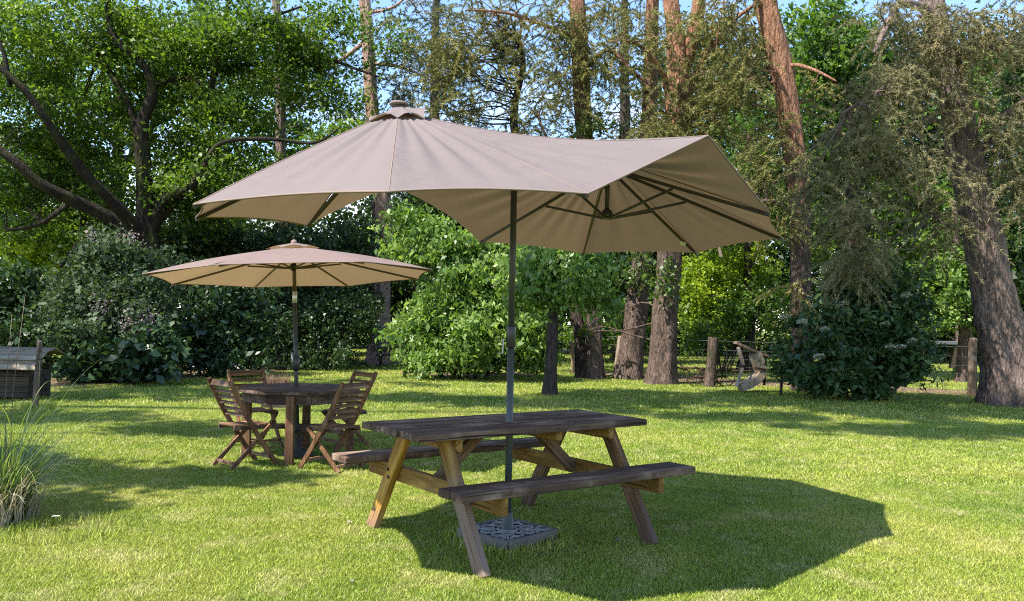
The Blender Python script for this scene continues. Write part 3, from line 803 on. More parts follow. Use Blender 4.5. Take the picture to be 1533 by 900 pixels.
mb=MB(); mb.tube([ch-dz*.085,ch-dz*.06,ch+dz*.03,ch+dz*.07],[.024,.042,.042,.024],16); cb=spart('crank_housing',mb,M['black_plastic'])
h=MB(); h.tube([ch+Vector((-.02,-.045,0)),ch+Vector((-.02,-.06,0)),ch+Vector((-.03,-.062,.10))],.009,8); spart('crank_handle',h,M['steel'],cb)
mb=MB(); mb.lathe([(.15,.0),(.15,.035),(.14,.05),(.05,.075),(.034,.08),(.034,.30),(.028,.31)],24,(RX,RY,0)); spart('foot',mb,M['cast_dark'])
lowh=A-dz*.20
spart('hub',MB().lathe([(.018,.04),(.034,.03),(.038,0),(.02,-.03)],14,lowh),M['black_plastic'])
for k in range(8):
    d=SP[k]-A; hub=A-dz*.035
    spart('rib',MB().bar(hub+d*.02,SP[k]-dz*.012,.011,.02,.002),M['rib_bronze'])
    spart('strut',MB().bar(lowh+d.normalized()*.03,hub+d*.36-dz*.012,.010,.016,.002),M['rib_bronze'])
mb=MB(); mb.box(RX,RY,0,.001,.001,.001,0)

# ------------------------------------------------------------------ folding chairs (face +x)
def make_chair():
    root=thing('folding_chair','x','chair')
    hw=.215
    def curve(p0,p1,p2,n=8): return [Vector(p0).lerp(Vector(p1),t/n).lerp(Vector(p1).lerp(Vector(p2),t/n),t/n) for t in range(n+1)]
    for sy_ in (-1,1):
        y=sy_*hw
        mb=MB(); C=curve((.27,y,0),(-.05,y,.40),(-.285,y,.885))
        V=[];Fs=[]
        for i,p in enumerate(C):
            d=(C[min(i+1,8)]-C[max(i-1,0)]).normalized(); nrm=Vector((-d.z,0,d.x))
            for a_,b_ in ((-.5,-.5),(.5,-.5),(.5,.5),(-.5,.5)):
                V.append(p+nrm*(a_*.046)+Vector((0,b_*.024,0)))
        for i in range(8):
            for k in range(4): Fs.append((i*4+k,i*4+(k+1)%4,i*4+4+(k+1)%4,i*4+4+k))
        Fs+= [(3,2,1,0),(32,33,34,35)]
        mb.add(V,Fs,random.uniform(.4,.7)); mb.build('stile',M['teak_z'],root)
        mb=MB(); mb.bar((-.23,sy_*(hw-.035),0),(.20,sy_*(hw-.035),.415),.042,.024,.003,(0,1,0)); mb.build('cross_leg',M['teak_z'],root)
    def stile_x(z):
        C=curve((.27,0,0),(-.05,0,.40),(-.285,0,.885),40); return min(C,key=lambda p:abs(p.z-z)).x
    zs=[.845,.765,.705,.645,.585,.525]
    for i,z in enumerate(zs):
        hh=.062 if i==0 else .034
        o=MB().box(0,0,0,2*hw-.022,.016,hh,.003,tint=random.uniform(.3,.75)).build('back_slat',M['teak_slat'],root)
        o.matrix_local=Matrix.Translation((stile_x(z)+.004,0,z))@Matrix.Rotation(PI/2,4,'Z')@Matrix.Rotation(.42,4,'X')
    mb=MB()
    for i in range(6):
        mb.box(0,-.155+i*.066+ -.01,.424+.010*abs(i-2.5)/2.5-.008,2*(hw-.05),.056,.017,.003)
    o=mb.build('seat',M['teak_slat'],root); o.matrix_local=Matrix.Rotation(-PI/2,4,'Z')
    mb=MB()
    for sy_ in(-1,1): mb.box(0.0,sy_*(hw-.062),.398,.40,.02,.036,.003)
    mb.build('seat_rail',M['teak_x'],root)
    mb=MB(); mb.box(-.185,0,.052,.022,2*(hw-.05),.032,.003); mb.build('stretcher',M['teak_slat'],root)
    mb=MB(); mb.box(.21,0,.085,.022,2*hw-.03,.032,.003); mb.build('stretcher',M['teak_slat'],root)
    return root
ch0=make_chair()
def copy_tree(o,parent=None):
    c=o.copy(); COL.objects.link(c)
    if parent is not None: c.parent=parent; c.matrix_parent_inverse=o.matrix_parent_inverse.copy()
    for k in list(o.children): copy_tree(k,c)
    return c
chairs=[(-2.47,7.86,47,'slatted folding wooden chair left of the round table with sunlit back slats'),
        (-2.72,9.02,-47,'folding wooden chair behind the left of the round table, its back dark'),
        (-1.61,7.80,149,'folding wooden chair at the near right of the round table beside the picnic bench'),
        (-1.79,9.18,-136,'folding wooden chair at the far right of the round table with highest backrest')]
for i,(x,y,dg,lb) in enumerate(chairs):
    c=ch0 if i==0 else copy_tree(ch0)
    c.location=(x,y,0); c.rotation_euler=(0,0,math.radians(dg)); c.scale=(.91,.91,.91); tag(c,lb,'chair','folding chairs around the round table')

# ------------------------------------------------------------------ small garden things
q=ground(418,592); q=at(418,575,13.0)
pl=thing('planter_box','low wooden planter box of dry reddish plants on the lawn behind the round table','planter',(q.x,13.0,0),.08)
a=MB()
for k in range(3):
    for sy_ in(-1,1): a.box(0,sy_*.15,.06+k*.12,.46,.02,.114,.003)
    for sx_ in(-1,1): a.box(sx_*.22,0,.06+k*.12,.02,.28,.114,.003)
a.build('box',M['dark_board'],pl)
MB().box(0,0,.33,.42,.28,.03,.002).build('soil',M['earth'],pl)
n=420; C=np.stack([RNG.uniform(-.22,.16,n),RNG.uniform(-.12,.12,n),np.full(n,.35)],1)
dr=norm(np.stack([RNG.normal(-.1,.5,n),RNG.normal(0,.4,n),RNG.uniform(.5,1.2,n)],1)); l=RNG.uniform(.08,.24,n)[:,None]; s=norm(np.cross(dr,unit(n)))*.005
V=np.stack([C-s,C+s,C+dr*l],1).reshape(-1,3)
np_mesh('dry_plant',V,np.arange(len(V)).reshape(-1,3),M['dry_plant'],pl,RNG.uniform(0,1,n))

# low bench at the foot of the tall pine
q=ground(588,549)
lb=thing('log_bench','low dark plank bench on the lawn edge at the foot of the tall straight pine','bench',(q.x,q.y,0),.1)
for k in range(2): MB().box(0,-.1+k*.2,.34,.95,.17,.045,.006).build('plank',M['dark_board'],lb)
MB().box(0,.22,.50,.95,.035,.13,.006).build('backrest',M['dark_board'],lb)
for sx_ in(-1,1):
    MB().box(sx_*.36,0,.16,.08,.30,.32,.006).build('leg',M['dark_board'],lb)
    MB().box(sx_*.36,.235,.30,.06,.04,.58,.004).build('back_post',M['dark_board'],lb)

# wooden hutch at the left edge
q=at(-10,560,13.6)
hu=thing('wooden_hutch','old wooden hutch with a two tier sloping board roof at the left hedge','hutch',(q.x,q.y,0),.05)
a=MB()
for k in range(5): a.box(0,-.36,.09+k*.095,1.46+.02*(k%2),.024,.088,.004)
for sx_ in(-1,1):
    for k in range(5): a.box(sx_*.72,0,.09+k*.095,.024,.70,.088,.004)
a.box(0,.36,.28,1.46,.024,.5,.003); a.build('box',M['dark_board'],hu)
for sx_ in(-1,1):
    for sy_ in(-1,1): MB().box(sx_*.70,sy_*.33,.30,.06,.06,.64,.004).build('leg',M['dark_board'],hu)
def rboard(y,z,wd,ang,ln=1.92):
    o=MB().box(0,0,0,ln,wd,.022,.003).build('roof_board',M['old_board'],hu); o.matrix_local=Matrix.Translation((0,y,z))@Matrix.Rotation(ang,4,'X')
hu.scale=(1,1,.88)
rboard(-.46,.635,.24,.72); rboard(-.30,.785,.26,.50,1.86); rboard(-.05,.885,.30,.18,1.84); rboard(.26,.86,.36,-.35,1.84)
a=MB(); a.box(0,-.1,.66,1.4,.5,.20,.003); a.build('top_box',M['dark_board'],hu)

q=ground(53,611)
gpst=thing('garden_post','rough weathered post with loose string on the lawn in front of the wooden hutch','post',(q.x,q.y,0))
wd=Wood(); wd.limb([(0,0,-.02),(.01,0,.4),(.025,.0,.75),(.03,.01,.98)],[.046,.042,.040,.036],9,5,.07); wd.build('post',M['post_wood'],gpst)
a=MB()
for z in (.55,.62,.70): 
    a.tube([(.02+.056*math.cos(t*.7),.056*math.sin(t*.7),z+.01*math.sin(t)) for t in range(10)],.004,5)
a.tube([(.05,-.04,.7),(.07,-.05,.55),(.065,-.05,.35)],.004,5)
a.build('string',M['dry_needle'],gpst)

# ------------------------------------------------------------------ pampas clump
q=ground(-6,782); PX,PY=q.x,q.y
pa=thing('pampas_grass','tall clump of pampas grass with long arching blades at the left foreground edge','ornamental grass',(PX,PY,0))
def blades(n,hlo,hhi,w,lean,droop,base_r,seg=7,rng=None,tiltdir=None):
    rng=rng or RNG; V=[];Fs=[];T=[]
    for i in range(n):
        a=rng.uniform(0,2*PI); rr=base_r*math.sqrt(rng.uniform(0,1)); b=Vector((rr*math.cos(a),rr*math.sin(a),0))
        az_=a+rng.normal(0,.6); h=rng.uniform(hlo,hhi); ln=lean*rng.uniform(.3,1.2); dp=droop*rng.uniform(.4,1.3)
        d=Vector((math.cos(az_),math.sin(az_),0)); sd=Vector((-d.y,d.x,0)); ww=w*rng.uniform(.6,1.2); k0=len(V); t_=rng.uniform(0,1)
        p=b.copy(); ang=ln*.5; st_=h/seg
        for s in range(seg+1):
            wd_=ww*(1-(s/seg)**1.6)*.5+.0006
            V.append(p-sd*wd_); V.append(p+sd*wd_)
            ang+= (ln+dp*(s/seg))/seg
            p=p+(d*math.sin(ang)+Vector((0,0,math.cos(ang))))*st_
            if p.z<.012: p.z=.012
        for s in range(seg): Fs.append((k0+2*s,k0+2*s+1,k0+2*s+3,k0+2*s+2)); T.append(t_)
    return np.array([v[:] for v in V]),np.array(Fs),np.array(T)
V,Fs,T=blades(300,.36,.74,.011,.40,1.4,.18); np_mesh('green_blades',V,Fs,M['pampas_green'],pa,T)
V,Fs,T=blades(80,.7,1.25,.009,.42,3.2,.16,12); np_mesh('arching_blades',V,Fs,M['pampas_green'],pa,T*.5+.5)
V,Fs,T=blades(380,.25,.60,.007,.6,2.0,.24); np_mesh('dry_blades',V,Fs,M['pampas_dry'],pa,T)
a=MB()
for (px,py) in ((38,440),(18,470)):
    e=at(px,py,PY+.1)-Vector((PX,PY,0)); a.tube([(0.05,.05,0),(e.x*.6,e.y*.5,e.z*.55),(e.x,e.y,e.z)],[.0035,.0028,.0012],6)
a.build('dead_stalk',M['post_wood'],pa)
q=ground(83,797)
da=thing('daisy','single small white flower in the grass beside the pampas clump','flower',(q.x,q.y,0))
MB().tube([(0,0,0),(.005,0,.06),(0,0,.10)],.002,5).build('stem',M['ivy'],da)
a=MB()
for k in range(10):
    t=k*2*PI/10; d=Vector((math.cos(t),math.sin(t),0)); s=Vector((-d.y,d.x,0)); c=Vector((0,0,.10))
    a.add([c+d*.004,c+d*.018+s*.006+dz*.004,c+d*.028+dz*.002,c+d*.018-s*.006+dz*.004],[[0,1,2,3]])
a.build('petals',M['white_flower'],da)

# ------------------------------------------------------------------ wire fence
FN=[(-3.5,25.6),(1.75,23.6),(2.95,22.6),(4.6,19.3),(7.6,18.9),(10.4,18.4),(13.2,18.1)]
fe=thing('wire_fence','wire mesh stock fence on weathered wooden posts along the far edge of the lawn','fence',(FN[3][0],FN[3][1],0))
def fpart(o): o.parent=fe; o.matrix_parent_inverse=Matrix.Translation((-FN[3][0],-FN[3][1],0)); return o
a=MB()
for (p,q_) in zip(FN[:-1],FN[1:]):
    P=Vector((*p,0));Q=Vector((*q_,0)); Ls=(Q-P).length
    for z in (.10,.28,.46,.64,.84,1.05): a.tube([P+dz*z,P.lerp(Q,.5)+dz*(z-.015),Q+dz*z],.0028 if z<1 else .0035,3,False)
    k=int(Ls/.16)
    for i in range(1,k): c=P.lerp(Q,i/k); a.tube([c+dz*.06,c+dz*.84],.0018,3,False)
fpart(a.build('wire_mesh',M['wire'],None))
def fpost(px_b,py_b,px_t,py_t,d,r,mm,lab=None,fork=False):
    b=at(px_b,py_b,d); t=at(px_t,py_t,d); b.z=-.03; wd=Wood()
    wd.limb([b[:],b.lerp(t,.4)[:],b.lerp(t,.75)[:],t[:]],[r*1.08,r,r*.97,r*.9],9,5,.06)
    e=t+(t-b).normalized()*.004
    wd.limb([t[:],e[:]],[r*.9,.002],9,1,.0)
    o=fpart(wd.build('post',mm,None))
    if lab: o['label']=lab
fpost(1455,582,1457,506,18.4,.092,M['post_wood'])
fpost(922,560,929,503,22.6,.075,M['pale_post'],'pale post leaning to the right')
fpost(860,556,855,511,23.6,.06,M['pale_post'])
fpost(1062,576,1068,505,19.2,.13,M['ivy_bark'],'thick ivy grown post')
fpost(1237,580,1234,515,18.9,.08,M['post_wood'])
fpost(1531,590,1533,515,18.2,.08,M['post_wood'])

# ------------------------------------------------------------------ old farm cart wheels
q=ground(1060,577); ax=Vector((q.x,q.y-.25,0))
cu=thing('cultivator','rusty horse drawn cultivator with thin spoked wheels beside the thick fence post','farm tool',ax[:],.15)
def wheel(x,y,r,ns):
    w_=MB(); C=[(x+r*math.cos(t*2*PI/32),y,r+r*math.sin(t*2*PI/32)) for t in range(33)]
    w_.tube(C,.013,6,False); o=w_.build('wheel',M['rust'],cu)
    sp_=MB()
    for k in range(ns):
        t=k*2*PI/ns+.2; sp_.tube([(x,y,r),(x+(r-.006)*math.cos(t),y,r+(r-.006)*math.sin(t))],.007,5)
    sp_.tube([(x,y-.05,r),(x,y+.05,r)],.035,8); s2=sp_.build('spokes',M['rust'],o)
sc=19/F
wheel(-.36,0,.215,8); wheel(.0,.05,.20,8); wheel(.36,0,.23,8)
a=MB(); a.tube([(-.36,0,.215),(.36,0,.23)],.018,8); a.tube([(-.7,.1,.42),(-.1,.05,.40),(.5,.0,.36),(1.0,-.05,.36)],.022,8); a.tube([(0,.05,.2),(-.02,.03,.44),(-.12,.0,.62)],.016,7); a.tube([(.3,0,.25),(.22,0,.44)],.014,7); a.tube([(-.3,0,.25),(-.2,0,.43)],.014,7); a.build('frame',M['rust'],cu)
for k in range(4):
    x=-.25+k*.17; a=MB(); a.tube([(x,.05,.38),(x+.03,.02,.22),(x-.05,-.02,.08),(x-.13,-.02,.03)],[.012,.012,.010,.005],6); a.build('tine',M['rust'],cu)

D=17.9
def w2(px,py,dd=0): return at(px,py,D+dd)
q=ground(1128,577)
im=thing('wooden_stand','old pale wooden farm implement with slanted plank top and curved chute','farm tool',(q.x,D,0))
def ipart(o): o.parent=im; o.matrix_parent_inverse=Matrix.Translation((-q.x,-D,0)); return o
def strip(name,pts,wid,th,mm,upv=(0,1,0)):
    a=MB()
    P=[Vector(p) for p in pts]
    V=[];Fs=[]
    for i,p in enumerate(P):
        d=(P[min(i+1,len(P)-1)]-P[max(i-1,0)]).normalized(); y=Vector((0,1,0)); n_=d.cross(y).normalized(); wv=wid[i] if isinstance(wid,list) else wid
        for s_1,s_2 in ((-1,-1),(1,-1),(1,1),(-1,1)): V.append(p+n_*(s_1*th/2)+y*(s_2*wv/2))
    for i in range(len(P)-1):
        for k in range(4): Fs.append((i*4+k,i*4+(k+1)%4,i*4+4+(k+1)%4,i*4+4+k))
    Fs+=[(3,2,1,0),tuple((len(P)-1)*4+k for k in range(4))]
    a.add(V,Fs,.5); return ipart(a.build(name,mm,None))
strip('top_plank',[w2(1101,513),w2(1122,523),w2(1136,529),w2(1150,533)],[.28,.34,.36,.34],.05,M['post_wood'])
strip('chute',[w2(1131,529),w2(1136,545),w2(1139,556),w2(1136,562),w2(1128,570),w2(1118,576),w2(1107,580)],[.4,.4,.42,.44,.46,.46,.44],.15,M['pale_plank'])
a=MB(); a.bar(w2(1129,529,-.06),w2(1139,556,-.06),.26,.05,.01,(0,1,0)); ipart(a.build('board',M['pale_plank'],None))
a=MB(); a.bar(w2(1105,520,-.14),w2(1113,547,-.14),.07,.07,.008,(0,1,0)); a.bar(w2(1113,547,-.14),w2(1102,579,-.16),.06,.06,.008,(0,1,0)); ipart(a.build('leg',M['pale_plank'],None))
a=MB(); a.bar(w2(1147,531,.1),w2(1144,577,.1),.045,.045,.004,(0,1,0)); ipart(a.build('leg',M['rust'],None))
a=MB(); a.bar(w2(1068,546,.05),w2(1172,548,.05),.03,.03,.003,(0,1,0)); ipart(a.build('crossbar',M['rust'],None))
a=MB(); a.bar(w2(1129,551,-.25),w2(1147,554,-.22),.05,.012,.003,(0,1,0)); ipart(a.build('strap',M['rust'],None))
a=MB(); a.tube([w2(1107,547,-.14),w2(1116,549,-.14)],.05,8); ipart(a.build('knot',M['rust'],None))

q=at(1403,513,31)
sl_=thing('stone_slab_seat','pale flat slab seat among the dark trees beyond the wire fence','bench',(q.x,q.y,0))
MB().box(0,0,q.z,1.9,.5,.12,.01).build('slab',M['shaded_slab'],sl_)
for sx_ in(-1,1): MB().box(sx_*.6,0,(q.z-.06)/2,.12,.4,q.z-.06,.01).build('support',M['dark_board'],sl_)

# ------------------------------------------------------------------ pines
def gx(px,py): q=ground(px,py); return q
def pine(label,trunks,bark,crowns,group='tall pines at the edge of the lawn',tw=40,flare=.28,seed=3,sides=34,tw_r=.03,name='pine_tree',cat='tree',maxlen=4,sag=.02):
    P,R=trunk_px(trunks[0]); base=Vector(P[0])
    tr=[]
    for i,t in enumerate(trunks):
        P,R=trunk_px(t)
        if i==0: P[0]=(P[0][0],P[0][1],-.08)
        tr.append((P,R))
    return tree(name,label,cat,group,base,tr,bark,crowns,tw,tw_r,sag,flare,sides,tw_seed=seed,maxlen=maxlen)
K=dict
d=26.5
pine('tall straight pine with a pinkish grey trunk rising behind the big parasol peak',
 [[(565,541,d,34),(570,500,d,27),(571,440,d,25),(574,340,d,24),(570,240,d,22),(558,170,d,20.5),(552,90,d,19),(546,0,d,17),(541,-120,d,15),(536,-300,d,12),(533,-420,d,6)],
  [(552,95,d,6),(600,100,d-.4,5),(640,118,d-.8,3),(668,133,d-1,2)],[(549,60,d,7),(500,95,d+.5,6),(452,88,d+.8,4)],[(548,20,d,6),(590,10,d-.3,4),(622,-20,d-.3,2)]],
 M['pine_bark_sunlit'],
 [('needle',[B(600,60,d-.5,45,45,1.2,26),B(655,90,d-.8,40,50,1.2,24),B(490,70,d+.4,45,40,1.2,20),B(600,150,d-.5,24,28,.6,14),B(600,110,d-.5,50,50,1.2,18),B(480,120,d+.4,50,50,1.2,18),B(520,170,d+.4,40,30,1,12),B(440,60,d+.4,40,60,1.2,16),B(650,40,d-.6,60,50,1.4,22),B(545,-300,d,130,130,3,60)],M['blue_needle'],K(L=.15,Wd=.016,tufts=7,per=14,cr=.42,seed=5))],tw=46)
d=27.5
pine('slim dark trunked pine rising from the hedge left of the big parasol',
 [[(424,545,d,17),(422,470,d,17),(420,330,d,16),(420,200,d,15),(418,100,d,13),(414,0,d,11),(410,-150,d,8)]],
 M['pine_bark_grey'],[('needle',[B(415,-120,d,70,60,2,24),B(450,150,d+.5,60,40,1.2,8)],M['blue_needle'],K(L=.15,Wd=.016,tufts=6,per=12,cr=.4,seed=8))],tw=14)
d=21.3
pine('pine behind the parasol with olive foliage and ivy climbing its upright trunk',
 [[(889,560,d,30),(888,500,d,24),(884,430,d,22),(880,300,d,22),(875,205,d,24),(870,120,d,25),(866,50,d,25),(862,-40,d,23),(858,-200,d,18)],
  [(871,110,d,9),(910,75,d-.4,7),(950,110,d-.6,5),(985,135,d-.7,3)],[(868,60,d,8),(820,40,d-.3,6),(760,20,d-.6,4),(700,15,d-1,3)],[(874,190,d,7),(830,220,d-.4,5),(800,160,d-.5,3)]],
 M['pine_bark'],
 [('needle',[B(845,60,d-.4,38,75,1.0,46),B(868,130,d-.5,24,90,.6,40),B(800,145,d-.4,60,26,.9,22),B(815,60,d-.3,50,60,1.1,30),B(925,95,d-.4,48,36,.9,22),B(960,130,d-.4,24,34,.7,10),B(900,30,d,50,40,1,18)],M['pine_needle'],K(L=.12,Wd=.012,tufts=8,per=16,cr=.34,seed=11)),
  ('ivy',[B(885,188,d-.35,26,24,.35,30),B(878,330,d-.3,22,100,.3,40),B(893,430,d-.3,26,50,.35,30)],M['ivy'],K(L=.085,Wd=.07,per=16,cr=.22,up=.2))] if False else
 [('needle',[B(845,60,d-.4,38,75,1.0,40),B(868,130,d-.5,24,90,.6,34),B(800,145,d-.4,60,26,.9,18),B(815,60,d-.3,50,60,1.1,24),B(925,95,d-.4,48,36,.9,20),B(960,130,d-.4,24,34,.7,10),B(900,30,d,60,44,1.2,30),B(930,70,d-.2,60,40,1,18),B(820,120,d-.2,50,50,1,20),B(760,60,d,50,50,1.2,18)],M['pine_needle'],K(L=.12,Wd=.012,tufts=8,per=16,cr=.34,seed=11)),
  ('leaf',[B(885,188,d-.35,28,22,.35,26),B(878,330,d-.3,22,100,.3,30)],M['ivy'],K(L=.085,Wd=.07,per=14,cr=.22,up=.2,seed=4))],tw=60)
pine('leftmost pine foliage tree above the parasol ridge, a thin leaning trunk with olive needles',
 [[(872,558,d+.3,20),(868,500,d+.3,18),(850,420,d+.4,16),(815,320,d+.5,15),(775,215,d+.6,13),(770,160,d+.6,11),(783,100,d+.6,8),(778,60,d+.6,5)]],
 M['dark_bark'],
 [('needle',[B(690,60,d+.4,66,56,1.3,62),B(660,110,d+.2,50,50,1.0,46),B(735,30,d+.5,60,38,1.2,36),B(690,160,d+.3,44,30,.8,26),B(770,195,d+.4,34,22,.6,16),B(760,70,d+.6,44,44,1,16),B(740,120,d+.3,40,40,1,16)],M['pine_needle'],K(L=.12,Wd=.012,tufts=8,per=16,cr=.36,seed=21))],tw=50,maxlen=5)
d=21.5
pine('broad ivy covered pine trunk just left of the thickest trunk behind the parasol',
 [[(941,560,d,40),(946,520,d,34),(952,470,d,33),(960,400,d,30),(966,300,d,28),(972,200,d,24),(975,60,d,20),(980,-120,d,14)]],
 M['pine_bark'],[('leaf',[B(955,410,d-.5,34,46,.4,34),B(965,320,d-.4,26,60,.4,20)],M['ivy'],K(L=.09,Wd=.065,per=16,cr=.24,up=.2,seed=6)),
  ('needle',[B(960,190,d,30,24,.8,8),B(975,-60,d,80,60,1.5,24)],M['pine_needle'],K(L=.12,Wd=.012,tufts=7,per=14,cr=.35,seed=31))],tw=14)
d=19.9
pine('forked orange barked pine with a thick furrowed base behind the right end of the parasol',
 [[(988,566,d,45),(993,520,d,38),(998,450,d,36),(1002,380,d,35),(1010,280,d,38),(1014,200,d,38),(1016,140,d,40),(1016,98,d,34),(1009,40,d,24),(1003,-30,d,21),(1000,-200,d,15)],
  [(1018,112,d,28),(1036,60,d,22),(1046,0,d,20),(1052,-120,d,15)],[(1022,150,d,12),(1060,80,d-.5,8),(1100,30,d-.8,6),(1140,0,d-1,4)],[(996,130,d,9),(992,110,d-.2,9),(960,70,d-.5,6),(930,60,d-.8,3)]],
 M['pine_bark_orange'],
 [('needle',[B(1010,175,d-.6,28,40,.5,34),B(1075,135,d-.6,55,50,1.0,44),B(1100,50,d-.6,60,46,1.0,36),B(955,50,d-.5,40,50,.8,22),B(1060,190,d-.5,40,30,.8,22),B(975,190,d-.4,40,18,.7,14),B(1000,280,d-.5,30,60,.5,14),B(1012,60,d-.7,40,50,.4,14),B(1050,60,d-.5,40,50,.5,16)],M['pine_needle'],K(L=.12,Wd=.012,tufts=8,per=16,cr=.34,seed=41)),
  ('leaf',[B(1000,420,d-.6,30,36,.4,26),B(880,500,d+1.0,8,10,.2,4)],M['ivy'],K(L=.09,Wd=.065,per=14,cr=.24,up=.2,seed=9))],tw=60)
d=18.6
pine('orange barked pine with a gently curved trunk left of the dark elder bush',
 [[(1203,590,d,30),(1201,500,d,29),(1198,400,d,29),(1196,300,d,30),(1186,200,d,32),(1170,110,d,33),(1152,30,d,33),(1142,-30,d,32),(1120,-200,d,24)],
  [(1178,100,d,7),(1196,98,d-.3,6),(1225,108,d-.6,5),(1252,122,d-.8,3)],[(1150,20,d,9),(1110,-20,d-.5,7),(1060,-30,d-1,4)],[(1197,330,d,8),(1150,300,d-.4,5),(1110,320,d-.7,3)]],
 M['pine_bark_orange'],
 [('needle',[B(1110,110,d-.3,40,70,.9,36),B(1150,230,d-.3,45,70,.9,46),B(1125,300,d-.3,46,46,.8,30),B(1215,170,d+.4,30,60,.6,14),B(1170,330,d-.4,34,50,.6,18),B(1090,20,d-.5,50,36,1,22),B(1190,440,d-.4,16,60,.3,12)],M['pine_needle'],K(L=.11,Wd=.011,tufts=8,per=16,cr=.30,seed=51))],tw=60)
d=16.0
pine('massive leaning pine at the right edge with drooping dry foliage hanging beside its trunk',
 [[(1524,590,d,92),(1510,545,d,70),(1496,480,d,60),(1480,400,d,54),(1464,320,d,50),(1447,240,d,48),(1428,150,d,42),(1408,60,d,36),(1390,-30,d,32),(1350,-200,d,24)],
  [(1425,140,d,9),(1436,82,d-.3,9),(1465,71,d-.6,9),(1494,74,d-.9,7)],
  [(1400,20,d,14),(1350,5,d-.6,11),(1325,45,d-1.2,9),(1308,80,d-1.4,6)],
  [(1405,60,d,9),(1340,120,d-.8,7),(1260,170,d-1.4,4)],
  [(1440,210,d,9),(1400,180,d-.6,7),(1350,190,d-1,4)],
  [(1470,350,d,7),(1405,330,d-.5,5),(1392,290,d-.6,4)],
  [(1452,270,d,10),(1500,180,d-.5,8),(1533,150,d-.8,5)]],
 M['pine_bark_grey'],
 [('needle',[B(1290,210,d-1.1,52,56,.8,44),B(1320,130,d-1.0,56,42,.8,34),B(1275,330,d-1.1,42,66,.7,50),B(1235,270,d-1.0,36,56,.6,18),B(1370,110,d-.7,40,46,.7,24),B(1330,30,d-.9,56,36,.8,22),B(1430,60,d-.6,56,66,.8,40),B(1500,60,d-.8,56,56,.9,36),B(1505,180,d-.7,36,64,.7,30),B(1440,150,d-.6,34,40,.5,16),B(1410,330,d-.7,28,60,.5,22),B(1525,260,d-.7,24,70,.6,26),B(1370,230,d-.9,40,60,.6,22),B(1400,60,d-1.0,40,50,.3,18),B(1432,160,d-.9,30,40,.3,7),B(1440,290,d-.9,24,40,.3,5),B(1330,250,d-1.1,50,60,.6,20),B(1275,400,d-1.1,34,24,.5,16)],M['dry_needle'],K(L=.10,Wd=.009,tufts=8,per=16,cr=.30,seed=61,hang=.55)),],
 tw=110,maxlen=3.2,tw_r=.022,flare=.35,sides=44)

pine('distant pine crown closing the sky between the slim pine and the straight pine',
 [[(640,540,34,20),(645,400,34,18),(650,200,34,15),(652,60,34,11),(655,-80,34,7)]],M['dark_bark'],
 [('needle',[B(650,100,34,70,70,2,40),B(600,190,34,60,40,2,26),B(700,190,34,70,40,2,30),B(640,0,34,80,60,2,24),B(560,230,34,50,30,2,16)],M['blue_needle'],K(L=.2,Wd=.02,tufts=7,per=14,cr=.55,seed=15))],tw=40,tw_r=.03)
pine('distant pine crown filling the sky above the parasol ridge right of the ivy pine',
 [[(925,540,33,20),(930,400,33,18),(935,200,33,15),(935,60,33,11),(935,-80,33,7)]],M['dark_bark'],
 [('needle',[B(930,150,33,44,50,2,22),B(950,210,33,60,30,2,24),B(830,200,33,60,30,2,16),B(925,20,33,50,60,2,22)],M['blue_needle'],K(L=.2,Wd=.02,tufts=7,per=14,cr=.55,seed=17))],tw=40,tw_r=.03)

# ------------------------------------------------------------------ oak
d=22.0
q=at(226,500,d); OB=Vector((q.x,q.y,0))
P=lambda l:trunk_px([(a_,b_,d_,w_*.72) for a_,b_,d_,w_ in l])
oak_tr=[P([(222,560,d,60),(225,470,d,48),(226,400,d,46),(222,345,d,40),(214,250,d-.2,30),(212,190,d-.3,26),(228,140,d-.4,20),(216,100,d-.5,16),(178,65,d-.6,14),(163,30,d-.6,12),(162,-40,d-.6,9)]),
 P([(224,360,d,30),(190,325,d-.6,24),(150,285,d-1.2,22),(115,245,d-1.6,20),(80,195,d-2,17),(45,145,d-2.3,15),(10,110,d-2.5,13),(-40,70,d-2.6,9)]),
 P([(214,365,d,32),(170,330,d-.5,28),(110,300,d-1,26),(60,275,d-1.5,22),(20,240,d-1.8,19),(-30,205,d-2,14)]),
 P([(232,340,d,26),(245,300,d-.3,24),(280,285,d-.6,18),(300,260,d-.8,12),(330,215,d-1,9),(400,208,d-1.2,9),(470,214,d-1.2,6),(510,190,d-1.2,3)]),
 P([(236,330,d,22),(270,290,d+.4,16),(318,200,d+.6,13),(318,120,d+.6,13),(335,50,d+.6,12),(345,-10,d+.6,9)]),
 P([(318,130,d+.6,10),(270,118,d+.3,9),(230,130,d,6)]),
 P([(332,70,d+.6,10),(400,30,d+.4,8),(450,10,d+.2,4)]),
 P([(340,100,d+1.5,10),(450,90,d+1.3,9),(490,88,d+1.2,8),(530,102,d+1.1,6),(580,120,d+1,3)]),
 P([(15,130,d-2.4,9),(8,90,d-2.4,8),(-2,55,d-2.4,5)]),
 P([(110,300,d-1,12),(60,335,d-.8,9),(10,345,d-.8,6)]),
 P([(205,380,d-.3,16),(140,360,d-.6,13),(110,375,d-.8,10),(90,400,d-1,6)]),
 P([(215,250,d-.2,14),(190,150,d,12),(130,60,d+.5,10),(95,0,d+.8,8)]),
]
